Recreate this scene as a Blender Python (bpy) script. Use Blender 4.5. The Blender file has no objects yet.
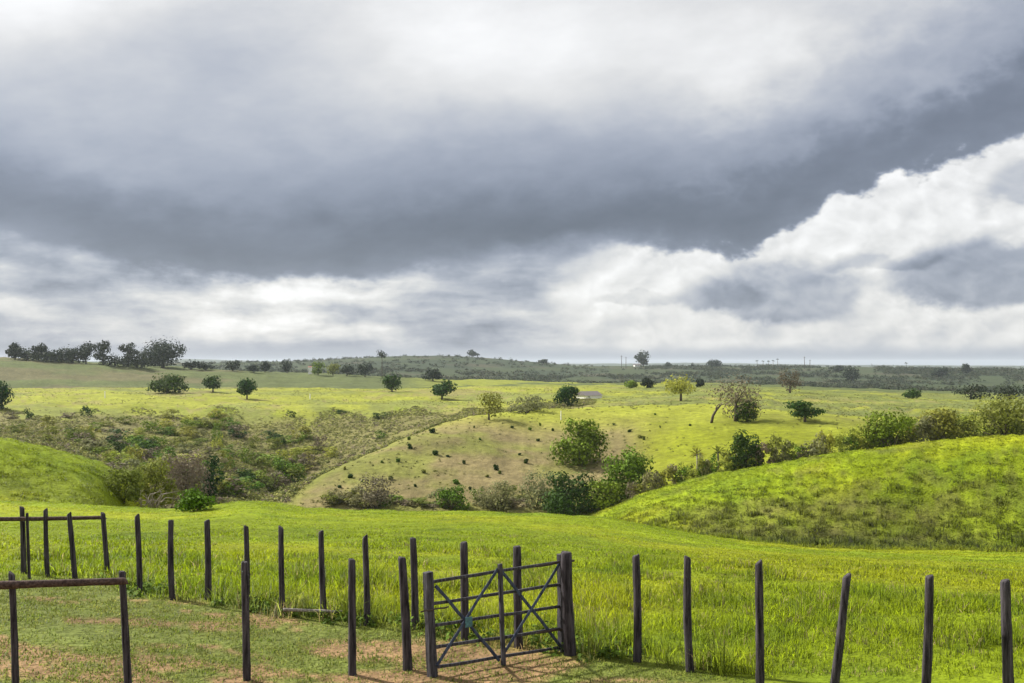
import bpy, bmesh, math, random
import numpy as np
from mathutils import Vector, Matrix

SC = bpy.context.scene
COL = SC.collection
rad = math.radians
RNG = np.random.default_rng(7)
random.seed(7)

# ------------------------------------------------------------------ camera
W, HPX, F, YH = 1024, 683, 1100.0, 364.0
H = 4.3                                    # eye height over the corral ground
PITCH = math.atan((YH - HPX / 2) / F)
CP, SP = math.cos(PITCH), math.sin(PITCH)

def ray(px, py):
    u = (px - W / 2) / F; v = (HPX / 2 - py) / F
    return np.array([u, CP - v * SP, SP + v * CP])
def az_of(px, py=YH):
    d = ray(px, py); return math.atan2(d[0], d[1])
def t_of(px, py):                          # downward slope of the sight line
    d = ray(px, py); return -d[2] / math.hypot(d[0], d[1])

cam = bpy.data.cameras.new('camera')
camo = bpy.data.objects.new('camera', cam); COL.objects.link(camo)
camo.location = (0, 0, H); camo.rotation_euler = (math.pi / 2 + PITCH, 0, 0)
cam.sensor_width = 36; cam.lens = 36 * F / W
cam.clip_start = 0.1; cam.clip_end = 60000
SC.camera = camo

# ------------------------------------------------------------------ numpy noise
_perm = np.random.default_rng(3).random((256, 256))
def vnoise(x, y):
    xi = np.floor(x).astype(int); yi = np.floor(y).astype(int)
    fx = x - xi; fy = y - yi
    fx = fx * fx * (3 - 2 * fx); fy = fy * fy * (3 - 2 * fy)
    a = _perm[xi % 256, yi % 256]; b = _perm[(xi + 1) % 256, yi % 256]
    c = _perm[xi % 256, (yi + 1) % 256]; d = _perm[(xi + 1) % 256, (yi + 1) % 256]
    return (a * (1 - fx) + b * fx) * (1 - fy) + (c * (1 - fx) + d * fx) * fy
def fbm(x, y, o=4):
    s = 0; a = 0.5; n = 0
    for k in range(o):
        s = s + a * vnoise(x * 2 ** k + 17.3 * k, y * 2 ** k + 9.1 * k); n += a; a *= 0.5
    return s / n
def sstep(a, b, x):
    t = np.clip((x - a) / (b - a), 0, 1); return t * t * (3 - 2 * t)

# ------------------------------------------------------------------ terrain
PXG = np.arange(-400, 1425, 1.0)
def curve(*kn):
    x = np.array([k[0] for k in kn], float); y = np.array([k[1] for k in kn], float)
    v = np.interp(PXG, x, y)
    g = np.exp(-0.5 * (np.arange(-24, 25) / 8.0) ** 2); g /= g.sum()
    return np.convolve(np.pad(v, 24, mode='edge'), g, mode='valid')
TPX = lambda y: (y - YH) / F * CP            # rough, refined by the azimuth factor below
_u = (PXG - W / 2) / F
AZF = 1 / np.sqrt(1 + _u * _u)
def yt(*kn):                                # image-row profile -> sight-line slope profile
    return (curve(*kn) - YH) / F * AZF

L = []
def layer(r, t):
    L.append((r if isinstance(r, np.ndarray) else np.full_like(PXG, float(r)), t if isinstance(t, np.ndarray) else np.full_like(PXG, float(t))))
layer(2.5, 0.66); layer(6, 0.5); layer(10, 0.415)
layer(14.7, yt((0, 669), (1024, 683)))
layer(20.9, yt((0, 592), (600, 594), (1024, 612)))
layer(32, yt((0, 543), (500, 546), (700, 560), (1024, 576)))
t6 = yt((0, 502), (60, 503), (110, 506), (160, 509), (205, 507), (240, 501), (262, 501), (300, 508), (400, 511), (500, 512), (560, 514), (590, 516), (640, 524),
        (690, 533), (760, 543), (830, 549), (1024, 552))
layer(curve((0, 60), (500, 58), (700, 66), (1024, 70)), t6)
layer(curve((0, 74), (110, 76), (220, 100), (520, 100), (640, 82), (760, 77), (1024, 77)),
      t6 + curve((0, .006), (90, .008), (190, .10), (530, .10), (610, .012), (680, .004), (1024, .003)))
t8 = yt((-200, 424), (0, 437), (60, 449), (105, 464), (130, 480), (150, 497), (175, 522), (220, 560), (530, 566), (560, 552), (585, 519), (600, 511),
        (650, 491), (700, 477), (750, 467), (800, 459), (850, 452), (900, 445), (960, 438), (1024, 436))
layer(curve((0, 97), (130, 97), (250, 128), (500, 128), (590, 106), (1024, 101)), t8)
layer(curve((0, 125), (300, 160), (500, 160), (620, 130), (1024, 126)), np.maximum(t8 + 0.035, yt((0, 500), (300, 560), (500, 560), (650, 512), (1024, 470))))
layer(200, yt((-200, 500), (0, 500), (110, 520), (220, 530), (270, 512), (330, 509), (400, 509), (500, 508), (560, 506), (600, 500), (650, 486), (700, 475),
              (760, 467), (830, 460), (900, 455), (1024, 448)))
layer(curve((0, 215), (262, 215), (330, 232), (400, 255), (470, 285), (540, 305), (720, 310), (1024, 300)),
      yt((-200, 470), (0, 475), (110, 498), (200, 505), (258, 505), (275, 497), (330, 470), (400, 440), (440, 425), (470, 416), (540, 409), (600, 407),
         (660, 405), (720, 405), (800, 411), (860, 417), (1024, 418)))
layer(curve((0, 255), (262, 255), (330, 275), (400, 300), (470, 325), (540, 335), (720, 340), (1024, 335)),
      yt((0, 452), (110, 468), (200, 478), (250, 490), (285, 508), (330, 486), (400, 458), (440, 439), (470, 425), (500, 416), (540, 413), (600, 411),
         (720, 408), (800, 414), (1024, 420)))
layer(360, yt((0, 425), (110, 432), (200, 440), (270, 446), (330, 442), (400, 430), (470, 418), (540, 408), (600, 404), (720, 401), (830, 409), (1024, 414)))
layer(440, yt((0, 405), (300, 405), (470, 405), (540, 401), (600, 398), (720, 394), (830, 401), (1024, 406)))
layer(640, yt((0, 389), (200, 388.3), (370, 389), (470, 388), (600, 387), (720, 387), (830, 391), (1024, 398)))
layer(720, yt((0, 390.5), (200, 390), (370, 390), (470, 387.5), (600, 386.5), (720, 386), (830, 390), (1024, 396.5)))
layer(1000, yt((-200, 357), (0, 358), (60, 360), (120, 364), (190, 368.5), (250, 371), (300, 373), (370, 376), (420, 379), (470, 380), (540, 382), (600, 384), (720, 383.5), (830, 388), (1024, 395)))
layer(1300, yt((-200, 366), (0, 367), (190, 374), (300, 377), (470, 382.5), (600, 385.5), (720, 385), (1024, 394)))
layer(1700, yt((-200, 366), (190, 371), (300, 370), (400, 368), (540, 376), (720, 377), (1024, 384)))
t20 = yt((-200, 367), (0, 366), (190, 363), (260, 362), (300, 361), (340, 359), (400, 356), (450, 356), (500, 359), (540, 363), (580, 366), (700, 366.5), (830, 367), (900, 368), (1024, 370))
layer(2400, t20)
layer(3200, t20 + .004); layer(6000, t20 + .002)
layer(10000, yt((-200, 366), (0, 364), (190, 359), (250, 361), (350, 363), (560, 364), (700, 363), (830, 365), (1024, 366)))
layer(16000, yt((0, 365), (1024, 366)))

LR = np.log(np.array([l[0] for l in L])); LT = np.array([l[1] for l in L])

def pchip(xs, ys, xq):                      # xs, ys (n,m) ; xq (k,) -> (k,m)
    n, m = xs.shape
    h = np.diff(xs, axis=0); d = np.diff(ys, axis=0) / h
    s = np.zeros_like(xs)
    w1 = 2 * h[1:] + h[:-1]; w2 = h[1:] + 2 * h[:-1]
    ok = d[1:] * d[:-1] > 0
    with np.errstate(divide='ignore', invalid='ignore'):
        s[1:-1] = np.where(ok, (w1 + w2) / (w1 / d[:-1] + w2 / d[1:]), 0)
    s[0] = d[0]; s[-1] = d[-1]
    out = np.zeros((len(xq), m))
    for j in range(m):
        i = np.clip(np.searchsorted(xs[:, j], xq, side='right') - 1, 0, n - 2)
        hh = h[i, j]; q = np.clip((xq - xs[i, j]) / hh, 0, 1)
        out[:, j] = (ys[i, j] * (1 + 2 * q) * (1 - q) ** 2 + hh * s[i, j] * q * (1 - q) ** 2
                     + ys[i + 1, j] * q * q * (3 - 2 * q) + hh * s[i + 1, j] * q * q * (q - 1))
    return out

AZ = np.concatenate([np.arange(-176, -32, 4.0), np.arange(-32, 32.01, 0.08), np.arange(36, 184, 4.0)]) * math.pi / 180
NR = 620
LRG = np.linspace(math.log(2.5), math.log(16000), NR); RG = np.exp(LRG)
T_px = pchip(LR, LT, LRG)                   # (NR, npx)
def az_to_px(a):
    return np.where(np.abs(a) < 0.7, W / 2 + F * np.tan(np.clip(a, -.7, .7)) * CP, np.where(a < 0, -400, 1424))
pxa = np.clip(az_to_px(AZ), PXG[0], PXG[-1])
ii = np.clip((pxa - PXG[0]).astype(int), 0, len(PXG) - 2); ff = np.clip(pxa - PXG[0] - ii, 0, 1)
T_az = T_px[:, ii] * (1 - ff) + T_px[:, ii + 1] * ff
AA, RR = np.meshgrid(AZ, RG)
ZZ = H - T_az * RR
und = fbm(AA * 34 + 5, np.log(RR) * 26, 4) - 0.5
fine = fbm(AA * 160 + 50, np.log(RR) * 120, 3) - 0.5
amp = RR * (0.0035 * sstep(22, 70, RR) + 0.0012) * (1 - 0.75 * sstep(500, 2000, RR))
ZZ = ZZ + und * amp + fine * RR * 0.0016 * sstep(25, 60, RR) * (1 - 0.6 * sstep(600, 2500, RR))
terr = fbm(AA * 150 + 11, np.log(RR) * 190 + 5, 4) - 0.5
ZZ = ZZ + terr * .38 * sstep(74, 80, RR) * (1 - sstep(104, 116, RR))
XX = RR * np.sin(AA); YY = RR * np.cos(AA)
PX = np.broadcast_to(pxa, ZZ.shape)

_aidx = np.arange(len(AZ))
def _locate(a, r):
    fa = np.interp(a, AZ, _aidx); fr = np.clip((np.log(np.maximum(r, 2.51)) - LRG[0]) / (LRG[1] - LRG[0]), 0, NR - 1.001)
    i = np.clip(fr.astype(int), 0, NR - 2); j = np.clip(fa.astype(int), 0, len(AZ) - 2)
    return i, j, fr - i, fa - j
def polar_z(a, r):
    a = np.asarray(a, float); r = np.asarray(r, float)
    i, j, u, v = _locate(a, r)
    return (ZZ[i, j] * (1 - v) + ZZ[i, j + 1] * v) * (1 - u) + (ZZ[i + 1, j] * (1 - v) + ZZ[i + 1, j + 1] * v) * u
def ground_z(x, y):
    return polar_z(np.arctan2(x, y), np.hypot(x, y))
_rq = np.exp(np.linspace(math.log(4), math.log(15000), 9000))
def hit(px, py, rmin=4.0):
    """first point of the ground met by the sight line through a photo point, beyond rmin"""
    d = ray(px, py); a = math.atan2(d[0], d[1]); t = -d[2] / math.hypot(d[0], d[1])
    rq = _rq[_rq > rmin]
    zz = polar_z(np.full_like(rq, a), rq)
    k = np.nonzero(zz >= H - t * rq)[0]
    if len(k) == 0:                           # just over a crest: take the crest itself
        k = np.argmin((H - zz) / rq)
        r = rq[k]
    else:
        r = rq[k[0]]
    return float(r * math.sin(a)), float(r * math.cos(a)), float(polar_z(np.array([a]), np.array([r]))[0]), r

# pixel row of the fence line that divides trampled corral ground from tall pasture
PADX = np.array([-60, 0, 104, 137, 207, 281, 366, 464, 517, 570, 634, 690, 759, 840, 1024, 1300.])
PADY = np.array([574, 577, 581, 598, 604, 615, 627, 641, 647, 655, 662, 672, 690, 712, 760, 800.])
def pad_r(px):
    yy = np.interp(px, PADX, PADY); u = (px - W / 2) / F
    return (H - 0.0) / ((yy - YH) / F / np.sqrt(1 + u * u))
_pp = np.arange(-60, 1300.); _pr = np.array([hit(p, float(np.interp(p, PADX, PADY)))[3] for p in _pp])
def pad_radius(px): return np.interp(px, _pp, _pr)

C_LUSH = np.array([.168, .222, .006]); C_LUSH2 = np.array([.222, .254, .008]); C_DEEP = np.array([.100, .155, .009])
C_SHORT = np.array([.125, .150, .032]); C_DIRT = np.array([.262, .155, .086]); C_DRY = np.array([.225, .180, .085])
C_SCRUB = np.array([.158, .152, .046]); C_PLAT = np.array([.228, .246, .030]); C_HILL2_SHADED = np.array([.085, .105, .034])
C_WOOD = np.array([.030, .044, .022]); C_PINK = np.array([.24, .165, .11])
def lerp(a, b, w): return a * (1 - w[..., None]) + b * w[..., None]

def cover(px, r, x, y):
    """kind of ground cover at a place -> its colour"""
    n1 = fbm(x / 9.0, y / 9.0, 4); n2 = fbm(x / 2.3 + 40, y / 2.3, 4); n3 = fbm(px / 60.0, np.log(r) * 14, 4)
    nb = fbm(x / 45.0 + 9, y / 45.0, 4)
    c = np.broadcast_to(C_LUSH, px.shape + (3,)).copy()
    c = lerp(c, C_LUSH2, sstep(.40, .62, n1)); c = lerp(c, C_DEEP, .55 * sstep(.56, .72, n2))
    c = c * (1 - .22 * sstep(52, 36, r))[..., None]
    # trampled corral
    pw = 1 - sstep(-.5, .9, r - pad_radius(px) + 1.6 * (n2 - .5))
    p = np.broadcast_to(C_SHORT, px.shape + (3,)).copy()
    p = lerp(p, np.array([.115, .140, .030]), .6 * sstep(.52, .68, n2))
    dm = sstep(.47, .62, fbm(x / 2.0 + 3, y / .8, 5) + .6 * (fbm(x / .5, y / .3 + 5, 4) - .5) + .07 * sstep(560, 330, px) - .20 * sstep(14.8, 18.0, r) + .30 * np.exp(-((px - 470) / 110) ** 2) * sstep(20, 15.5, r) - .12 * sstep(560, 700, px))
    p = lerp(p, C_DIRT, .85 * dm)
    c = lerp(c, p, pw)
    # right hill and left knoll: lush top, rough flank also darkened for its shade
    hill = sstep(74, 88, r) * (1 - sstep(108, 122, r))
    t = (H - ground_z(x, y)) / r
    pyc = np.interp(px, [560, 585, 600, 650, 700, 750, 800, 850, 900, 960, 1024], [552, 519, 511, 491, 477, 467, 459, 452, 445, 438, 436])
    pyf = np.interp(px, [560, 590, 640, 690, 760, 830, 1024], [556, 517, 525, 534, 543, 549, 552])
    q = (YH + t * F * np.sqrt(1 + ((px - 512) / F) ** 2) - pyc) / np.maximum(pyf - pyc, 3)
    ns = fbm(px / 10.0 + 4, r / .7, 4)
    rough = np.where(px > 600, sstep(.30, .52, q + .5 * (n1 - .5)) * sstep(640, 720, px) * (1 - .75 * sstep(900, 980, px) * sstep(.5, .75, q)), .6 * sstep(90, 82, r))
    rough = hill * rough * (.6 + .4 * sstep(.34, .54, ns))
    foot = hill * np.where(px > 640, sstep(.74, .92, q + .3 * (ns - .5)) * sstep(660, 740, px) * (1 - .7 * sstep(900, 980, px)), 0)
    c = lerp(c, np.array([.112, .122, .022]), .85 * rough)
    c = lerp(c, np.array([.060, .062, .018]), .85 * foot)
    c = lerp(c, np.array([.13, .105, .045]), .35 * hill * sstep(.56, .70, fbm(px / 22.0 + 40, r / 1.1, 4)) * sstep(560, 760, px))
    # ravine behind
    rav = sstep(106, 122, r) * (1 - sstep(160, 190, r))
    c = lerp(c, C_SCRUB, rav)
    # far side of the valley, left : scrubby slope
    left = 1 - sstep(-14, 14, px - np.interp(r, [190, 232, 255, 285, 305, 330, 420], [268, 330, 400, 470, 560, 600, 600]))
    vs = sstep(170, 200, r) * (1 - sstep(395, 425, r)) * left
    s = lerp(np.broadcast_to(C_SCRUB, px.shape + (3,)), np.array([.165, .150, .062]), .6 * sstep(.48, .66, n3))
    s = lerp(s, np.array([.185, .140, .085]), .5 * sstep(.58, .70, fbm(px / 40.0 + 7, np.log(r) * 30, 4)))
    c = lerp(c, s, vs)
    # middle spur: dry pink brown pasture with a green cap
    sp = sstep(178, 200, r) * (1 - sstep(300, 322, r)) * (1 - left)
    m = lerp(np.broadcast_to(np.array([.165, .172, .040]), px.shape + (3,)), np.array([.190, .146, .075]), .82 * sstep(.36, .62, fbm(x / 30 + 3, y / 22, 5) + .5 * (fbm(x / 7, y / 3.5, 4) - .5) + .10 * np.exp(-((px - 500) / 140) ** 2) - .25 * sstep(640, 700, px)))
    m = lerp(m, np.array([.25, .27, .03]), sstep(255, 300, r + 60 * (nb - .5)))
    m = lerp(m, C_LUSH2 * .84, .85 * sstep(610, 660, px) * sstep(300, 240, r))
    c = lerp(c, m, sp)
    r = r + (40 * (n1 - .5) + 110 * (fbm(px / 28.0, px * 0 + 3.3, 4) - .5)) * sstep(330, 380, r) * sstep(640, 560, r)
    pl = sstep(385, 430, r) * left + sstep(300, 322, r) * (1 - left)
    g = lerp(np.broadcast_to(C_PLAT, px.shape + (3,)), np.array([.16, .18, .045]), .8 * sstep(.46, .62, n3))
    g = lerp(g, C_DRY, .5 * sstep(.58, .7, fbm(px / 90.0, np.log(r) * 45 + 3, 3)))
    g = lerp(g, np.array([.115, .140, .038]), .75 * sstep(560, 660, px) * sstep(.40, .58, fbm(px / 110.0 + 9, np.log(r) * 26 + 3, 4) + .12 * sstep(440, 560, r)))
    c = lerp(c, g, pl)
    h2 = sstep(655, 700, r)  # far left hill: cloud shadow is darkened into its grass colour
    g = lerp(np.broadcast_to(C_HILL2_SHADED, px.shape + (3,)), np.array([.125, .100, .055]), .6 * sstep(.50, .66, fbm(px / 70.0 + 3, np.log(r) * 22, 4)) * (1 - sstep(200, 330, px)))
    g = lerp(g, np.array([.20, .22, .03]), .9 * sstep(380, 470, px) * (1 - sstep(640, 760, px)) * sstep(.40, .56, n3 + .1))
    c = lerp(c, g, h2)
    fw = sstep(1150, 1400, r)
    g = lerp(np.broadcast_to(C_WOOD, px.shape + (3,)), np.array([.044, .060, .026]), sstep(.50, .62, fbm(px / 45.0, np.log(r) * 20 + 8, 4)))
    g = lerp(g, np.array([.075, .062, .042]), .6 * sstep(.6, .7, fbm(px / 60.0 + 50, np.log(r) * 40 + 8, 4)))
    c = lerp(c, g, fw)
    return np.clip(c, 0, 1)

# ------------------------------------------------------------------ materials
def mat(name):
    m = bpy.data.materials.new(name); m.use_nodes = True
    nt = m.node_tree; nt.nodes.clear()
    return m, nt, nt.nodes.new('ShaderNodeOutputMaterial')
def nd(nt, typ, **kw):
    n = nt.nodes.new(typ)
    for k, v in kw.items():
        if k.startswith('i_'):
            n.inputs[int(k[2:])].default_value = v
        else:
            setattr(n, k, v)
    return n

def m_ground():
    m, nt, out = mat('pasture_ground'); lk = nt.links.new
    at = nd(nt, 'ShaderNodeAttribute', attribute_name='cover')
    geo = nd(nt, 'ShaderNodeNewGeometry')
    def noise(scale, det, rough=.6):
        n = nd(nt, 'ShaderNodeTexNoise'); n.inputs['Scale'].default_value = scale; n.inputs['Detail'].default_value = det
        n.inputs['Roughness'].default_value = rough; lk(geo.outputs['Position'], n.inputs['Vector']); return n
    a = noise(6.0, 4, .75); b = noise(.55, 5, .7); c = noise(.06, 6, .7)
    def rng(n, lo, hi):
        r = nd(nt, 'ShaderNodeMapRange'); r.inputs['From Min'].default_value = .3; r.inputs['From Max'].default_value = .7
        r.inputs['To Min'].default_value = lo; r.inputs['To Max'].default_value = hi; lk(n.outputs['Fac'], r.inputs['Value']); return r
    m1 = nd(nt, 'ShaderNodeMath', operation='MULTIPLY'); lk(rng(a, .72, 1.22).outputs[0], m1.inputs[0]); lk(rng(b, .66, 1.28).outputs[0], m1.inputs[1])
    m2 = nd(nt, 'ShaderNodeMath', operation='MULTIPLY'); lk(m1.outputs[0], m2.inputs[0]); lk(rng(c, .74, 1.24).outputs[0], m2.inputs[1])
    mx = nd(nt, 'ShaderNodeMix', data_type='RGBA', blend_type='MULTIPLY'); mx.inputs[0].default_value = 1
    lk(at.outputs['Color'], mx.inputs[6]); lk(m2.outputs[0], mx.inputs[7])
    bp = nd(nt, 'ShaderNodeBump'); bp.inputs['Strength'].default_value = .8; bp.inputs['Distance'].default_value = .6
    ad = nd(nt, 'ShaderNodeMath', operation='ADD'); ml = nd(nt, 'ShaderNodeMath', operation='MULTIPLY'); ml.inputs[1].default_value = .10
    lk(a.outputs['Fac'], ml.inputs[0]); lk(ml.outputs[0], ad.inputs[0]); lk(b.outputs['Fac'], ad.inputs[1]); lk(ad.outputs[0], bp.inputs['Height'])
    p = nd(nt, 'ShaderNodeBsdfPrincipled'); p.inputs['Roughness'].default_value = .95; p.inputs['Specular IOR Level'].default_value = .1
    lk(mx.outputs[2], p.inputs['Base Color']); lk(bp.outputs['Normal'], p.inputs['Normal']); lk(p.outputs[0], out.inputs[0])
    return m

def m_leaf(name, col, var=.35, trans=.35, attr=None, rough=.75, spec=.10, upn=0.0):
    m, nt, out = mat(name); lk = nt.links.new
    geo = nd(nt, 'ShaderNodeNewGeometry')
    r = nd(nt, 'ShaderNodeMapRange'); lk(geo.outputs['Random Per Island'], r.inputs['Value'])
    r.inputs['To Min'].default_value = 1 - var; r.inputs['To Max'].default_value = 1 + var
    mx = nd(nt, 'ShaderNodeMix', data_type='RGBA', blend_type='MULTIPLY'); mx.inputs[0].default_value = 1
    if attr:
        at = nd(nt, 'ShaderNodeAttribute', attribute_name=attr); lk(at.outputs['Color'], mx.inputs[6])
    else:
        oi = nd(nt, 'ShaderNodeObjectInfo')
        hs = nd(nt, 'ShaderNodeHueSaturation'); hs.inputs['Color'].default_value = (*col, 1)
        h = nd(nt, 'ShaderNodeMapRange'); h.inputs['To Min'].default_value = .475; h.inputs['To Max'].default_value = .525; lk(oi.outputs['Random'], h.inputs['Value']); lk(h.outputs[0], hs.inputs['Hue'])
        v = nd(nt, 'ShaderNodeMapRange'); v.inputs['To Min'].default_value = 1.2; v.inputs['To Max'].default_value = .85; lk(oi.outputs['Random'], v.inputs['Value']); lk(v.outputs[0], hs.inputs['Value'])
        lk(hs.outputs[0], mx.inputs[6])
    lk(r.outputs[0], mx.inputs[7])
    p = nd(nt, 'ShaderNodeBsdfPrincipled'); p.inputs['Roughness'].default_value = rough; p.inputs['Specular IOR Level'].default_value = spec
    lk(mx.outputs[2], p.inputs['Base Color'])
    tr = nd(nt, 'ShaderNodeBsdfTranslucent'); lk(mx.outputs[2], tr.inputs[0])
    if upn:
        nm = nd(nt, 'ShaderNodeMix', data_type='VECTOR'); nm.inputs[0].default_value = upn
        lk(geo.outputs['Normal'], nm.inputs[4]); nm.inputs[5].default_value = (0, 0, 1)
        nv = nd(nt, 'ShaderNodeVectorMath', operation='NORMALIZE'); lk(nm.outputs[1], nv.inputs[0]); lk(nv.outputs[0], p.inputs['Normal'])
    ms = nd(nt, 'ShaderNodeMixShader'); ms.inputs[0].default_value = trans; lk(p.outputs[0], ms.inputs[1]); lk(tr.outputs[0], ms.inputs[2])
    lk(ms.outputs[0], out.inputs[0])
    return m

def m_wood(name, c1, c2, scale=(14, 14, 1.6)):
    m, nt, out = mat(name); lk = nt.links.new
    tc = nd(nt, 'ShaderNodeTexCoord'); oi = nd(nt, 'ShaderNodeObjectInfo')
    va = nd(nt, 'ShaderNodeVectorMath', operation='ADD'); lk(tc.outputs['Object'], va.inputs[0])
    cx = nd(nt, 'ShaderNodeCombineXYZ'); ml = nd(nt, 'ShaderNodeMath', operation='MULTIPLY'); ml.inputs[1].default_value = 37; lk(oi.outputs['Random'], ml.inputs[0]); lk(ml.outputs[0], cx.inputs[2]); lk(cx.outputs[0], va.inputs[1])
    mp = nd(nt, 'ShaderNodeMapping'); mp.inputs['Scale'].default_value = scale; lk(va.outputs[0], mp.inputs[0])
    n = nd(nt, 'ShaderNodeTexNoise'); n.inputs['Scale'].default_value = 2.2; n.inputs['Detail'].default_value = 6; n.inputs['Roughness'].default_value = .7; lk(mp.outputs[0], n.inputs['Vector'])
    cr = nd(nt, 'ShaderNodeValToRGB'); cr.color_ramp.elements[0].position = .38; cr.color_ramp.elements[0].color = (*c1, 1); cr.color_ramp.elements[1].position = .66; cr.color_ramp.elements[1].color = (*c2, 1)
    lk(n.outputs['Fac'], cr.inputs[0])
    bp = nd(nt, 'ShaderNodeBump'); bp.inputs['Strength'].default_value = .6; bp.inputs['Distance'].default_value = .015; lk(n.outputs['Fac'], bp.inputs['Height'])
    p = nd(nt, 'ShaderNodeBsdfPrincipled'); p.inputs['Roughness'].default_value = .85; p.inputs['Specular IOR Level'].default_value = .25
    lk(cr.outputs[0], p.inputs['Base Color']); lk(bp.outputs[0], p.inputs['Normal']); lk(p.outputs[0], out.inputs[0])
    return m

def m_plain(name, col, rough=.8, var=.15, sc=2.0):
    m, nt, out = mat(name); lk = nt.links.new
    tc = nd(nt, 'ShaderNodeTexCoord'); n = nd(nt, 'ShaderNodeTexNoise'); n.inputs['Scale'].default_value = sc; n.inputs['Detail'].default_value = 5; lk(tc.outputs['Object'], n.inputs['Vector'])
    cr = nd(nt, 'ShaderNodeValToRGB'); cr.color_ramp.elements[0].position = .3; cr.color_ramp.elements[1].position = .7
    cr.color_ramp.elements[0].color = (*[c * (1 - var) for c in col], 1); cr.color_ramp.elements[1].color = (*[c * (1 + var) for c in col], 1); lk(n.outputs['Fac'], cr.inputs[0])
    p = nd(nt, 'ShaderNodeBsdfPrincipled'); p.inputs['Roughness'].default_value = rough; lk(cr.outputs[0], p.inputs['Base Color']); lk(p.outputs[0], out.inputs[0])
    return m

M = dict(
    ground=m_ground(),
    blade=m_leaf('grass_blades', None, .28, .35, 'tint', .6, .12, .88),
    scrub=m_leaf('scrub_leaves', None, .40, .25, 'tint', .75, .1, .45),
    dark=m_leaf('dark_green_leaves', (.030, .068, .009), .45, .18),
    mid=m_leaf('mid_green_leaves', (.098, .168, .012), .45, .18),
    olive=m_leaf('olive_leaves', (.175, .195, .034)),
    pale=m_leaf('pale_grey_green_leaves', (.215, .215, .095)),
    tan=m_leaf('tan_twigs', (.165, .140, .090), .35, .15),
    yellow=m_leaf('yellow_green_leaves', (.27, .30, .045)),
    far=m_leaf('distant_dark_leaves', (.022, .034, .018), .45, .18),
    dull=m_leaf('dull_brown_leaves', (.095, .085, .050)),
    bark=m_wood('bark', (.05, .038, .028), (.14, .11, .085), (3, 3, .8)),
    post=m_wood('weathered_post_wood', (.008, .006, .008), (.090, .078, .088), (14, 14, 1.1)),
    rail=m_wood('weathered_rail_wood', (.030, .018, .016), (.12, .078, .065), (14, 1.6, 14)),
    gatewood=m_wood('old_gate_wood', (.018, .017, .020), (.100, .096, .112)),
    gatepaint=m_wood('faded_blue_paint', (.020, .026, .050), (.085, .110, .165)),
    grey=m_wood('bleached_wood', (.16, .14, .12), (.36, .33, .30)),
    white=m_plain('white_limewash', (.78, .77, .74)),
    roof=m_plain('dark_roof_tiles', (.13, .115, .115)),
    tile=m_plain('clay_roof_tiles', (.27, .13, .09)),
    pane=m_plain('dark_window_glass', (.03, .035, .04), .1),
    teal=m_plain('flaking_teal_paint', (.06, .15, .17), .7, .5, 20),
    iron=m_plain('rusty_iron', (.045, .028, .022), .6, .4, 14),
    dead=m_plain('dead_bleached_branch', (.26, .22, .18)),
)

# ------------------------------------------------------------------ scene helpers
def tag(o, label=None, cat=None, group=None, kind=None):
    if label: o['label'] = label
    if cat: o['category'] = cat
    if group: o['group'] = group
    if kind: o['kind'] = kind
    return o
def link(name, me, m, parent=None, loc=None):
    if m is not None and not me.materials: me.materials.append(m)
    o = bpy.data.objects.new(name, me); COL.objects.link(o)
    if parent is not None: o.parent = parent
    if loc is not None: o.location = loc
    return o
def empty(name, loc, rz=0.0):
    o = bpy.data.objects.new(name, None); COL.objects.link(o); o.location = loc; o.rotation_euler = (0, 0, rz); o.empty_display_size = .2
    return o
def np_mesh(name, V, faces_n, idx, smooth=False, tint=None):
    """V (n,3); faces_n (f,) corner counts; idx flat corner indices"""
    me = bpy.data.meshes.new(name)
    me.vertices.add(len(V)); me.vertices.foreach_set('co', np.ascontiguousarray(V, np.float32).ravel())
    me.loops.add(len(idx)); me.loops.foreach_set('vertex_index', np.ascontiguousarray(idx, np.int32))
    me.polygons.add(len(faces_n)); st = np.concatenate([[0], np.cumsum(faces_n)[:-1]])
    me.polygons.foreach_set('loop_start', st.astype(np.int32))
    if smooth: me.polygons.foreach_set('use_smooth', np.ones(len(faces_n), bool))
    if tint is not None:
        ca = me.color_attributes.new('tint', 'FLOAT_COLOR', 'POINT')
        ca.data.foreach_set('color', np.concatenate([tint, np.ones((len(tint), 1))], 1).astype(np.float32).ravel())
    me.update(calc_edges=True); me.validate()
    return me

# ------------------------------------------------------------------ terrain mesh
def build_terrain():
    na = len(AZ)
    V = np.stack([XX, YY, ZZ], -1).reshape(-1, 3)
    V = np.concatenate([V, [[0, 0, H - 1.65]]])
    i = np.arange(NR - 1)[:, None]; j = np.arange(na)[None, :]; j2 = (j + 1) % na
    Q = np.stack([i * na + j, (i + 1) * na + j, (i + 1) * na + j2, i * na + j2], -1).reshape(-1, 4)[:, ::-1]
    ctr = len(V) - 1
    jj = np.arange(na)
    Tn = np.stack([np.full(na, ctr), (jj + 1) % na, jj], -1)
    fn = np.concatenate([np.full(len(Q), 4), np.full(len(Tn), 3)])
    me = np_mesh('ground', V, fn, np.concatenate([Q.ravel(), Tn.ravel()]), True)
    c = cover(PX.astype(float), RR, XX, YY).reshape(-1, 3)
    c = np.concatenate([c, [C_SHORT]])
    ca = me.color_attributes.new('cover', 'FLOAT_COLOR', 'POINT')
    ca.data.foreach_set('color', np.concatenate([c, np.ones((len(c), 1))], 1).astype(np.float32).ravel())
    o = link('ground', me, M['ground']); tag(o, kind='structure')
    if me.polygons[len(Q) // 2].normal.z < 0: me.flip_normals()
build_terrain()

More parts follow.
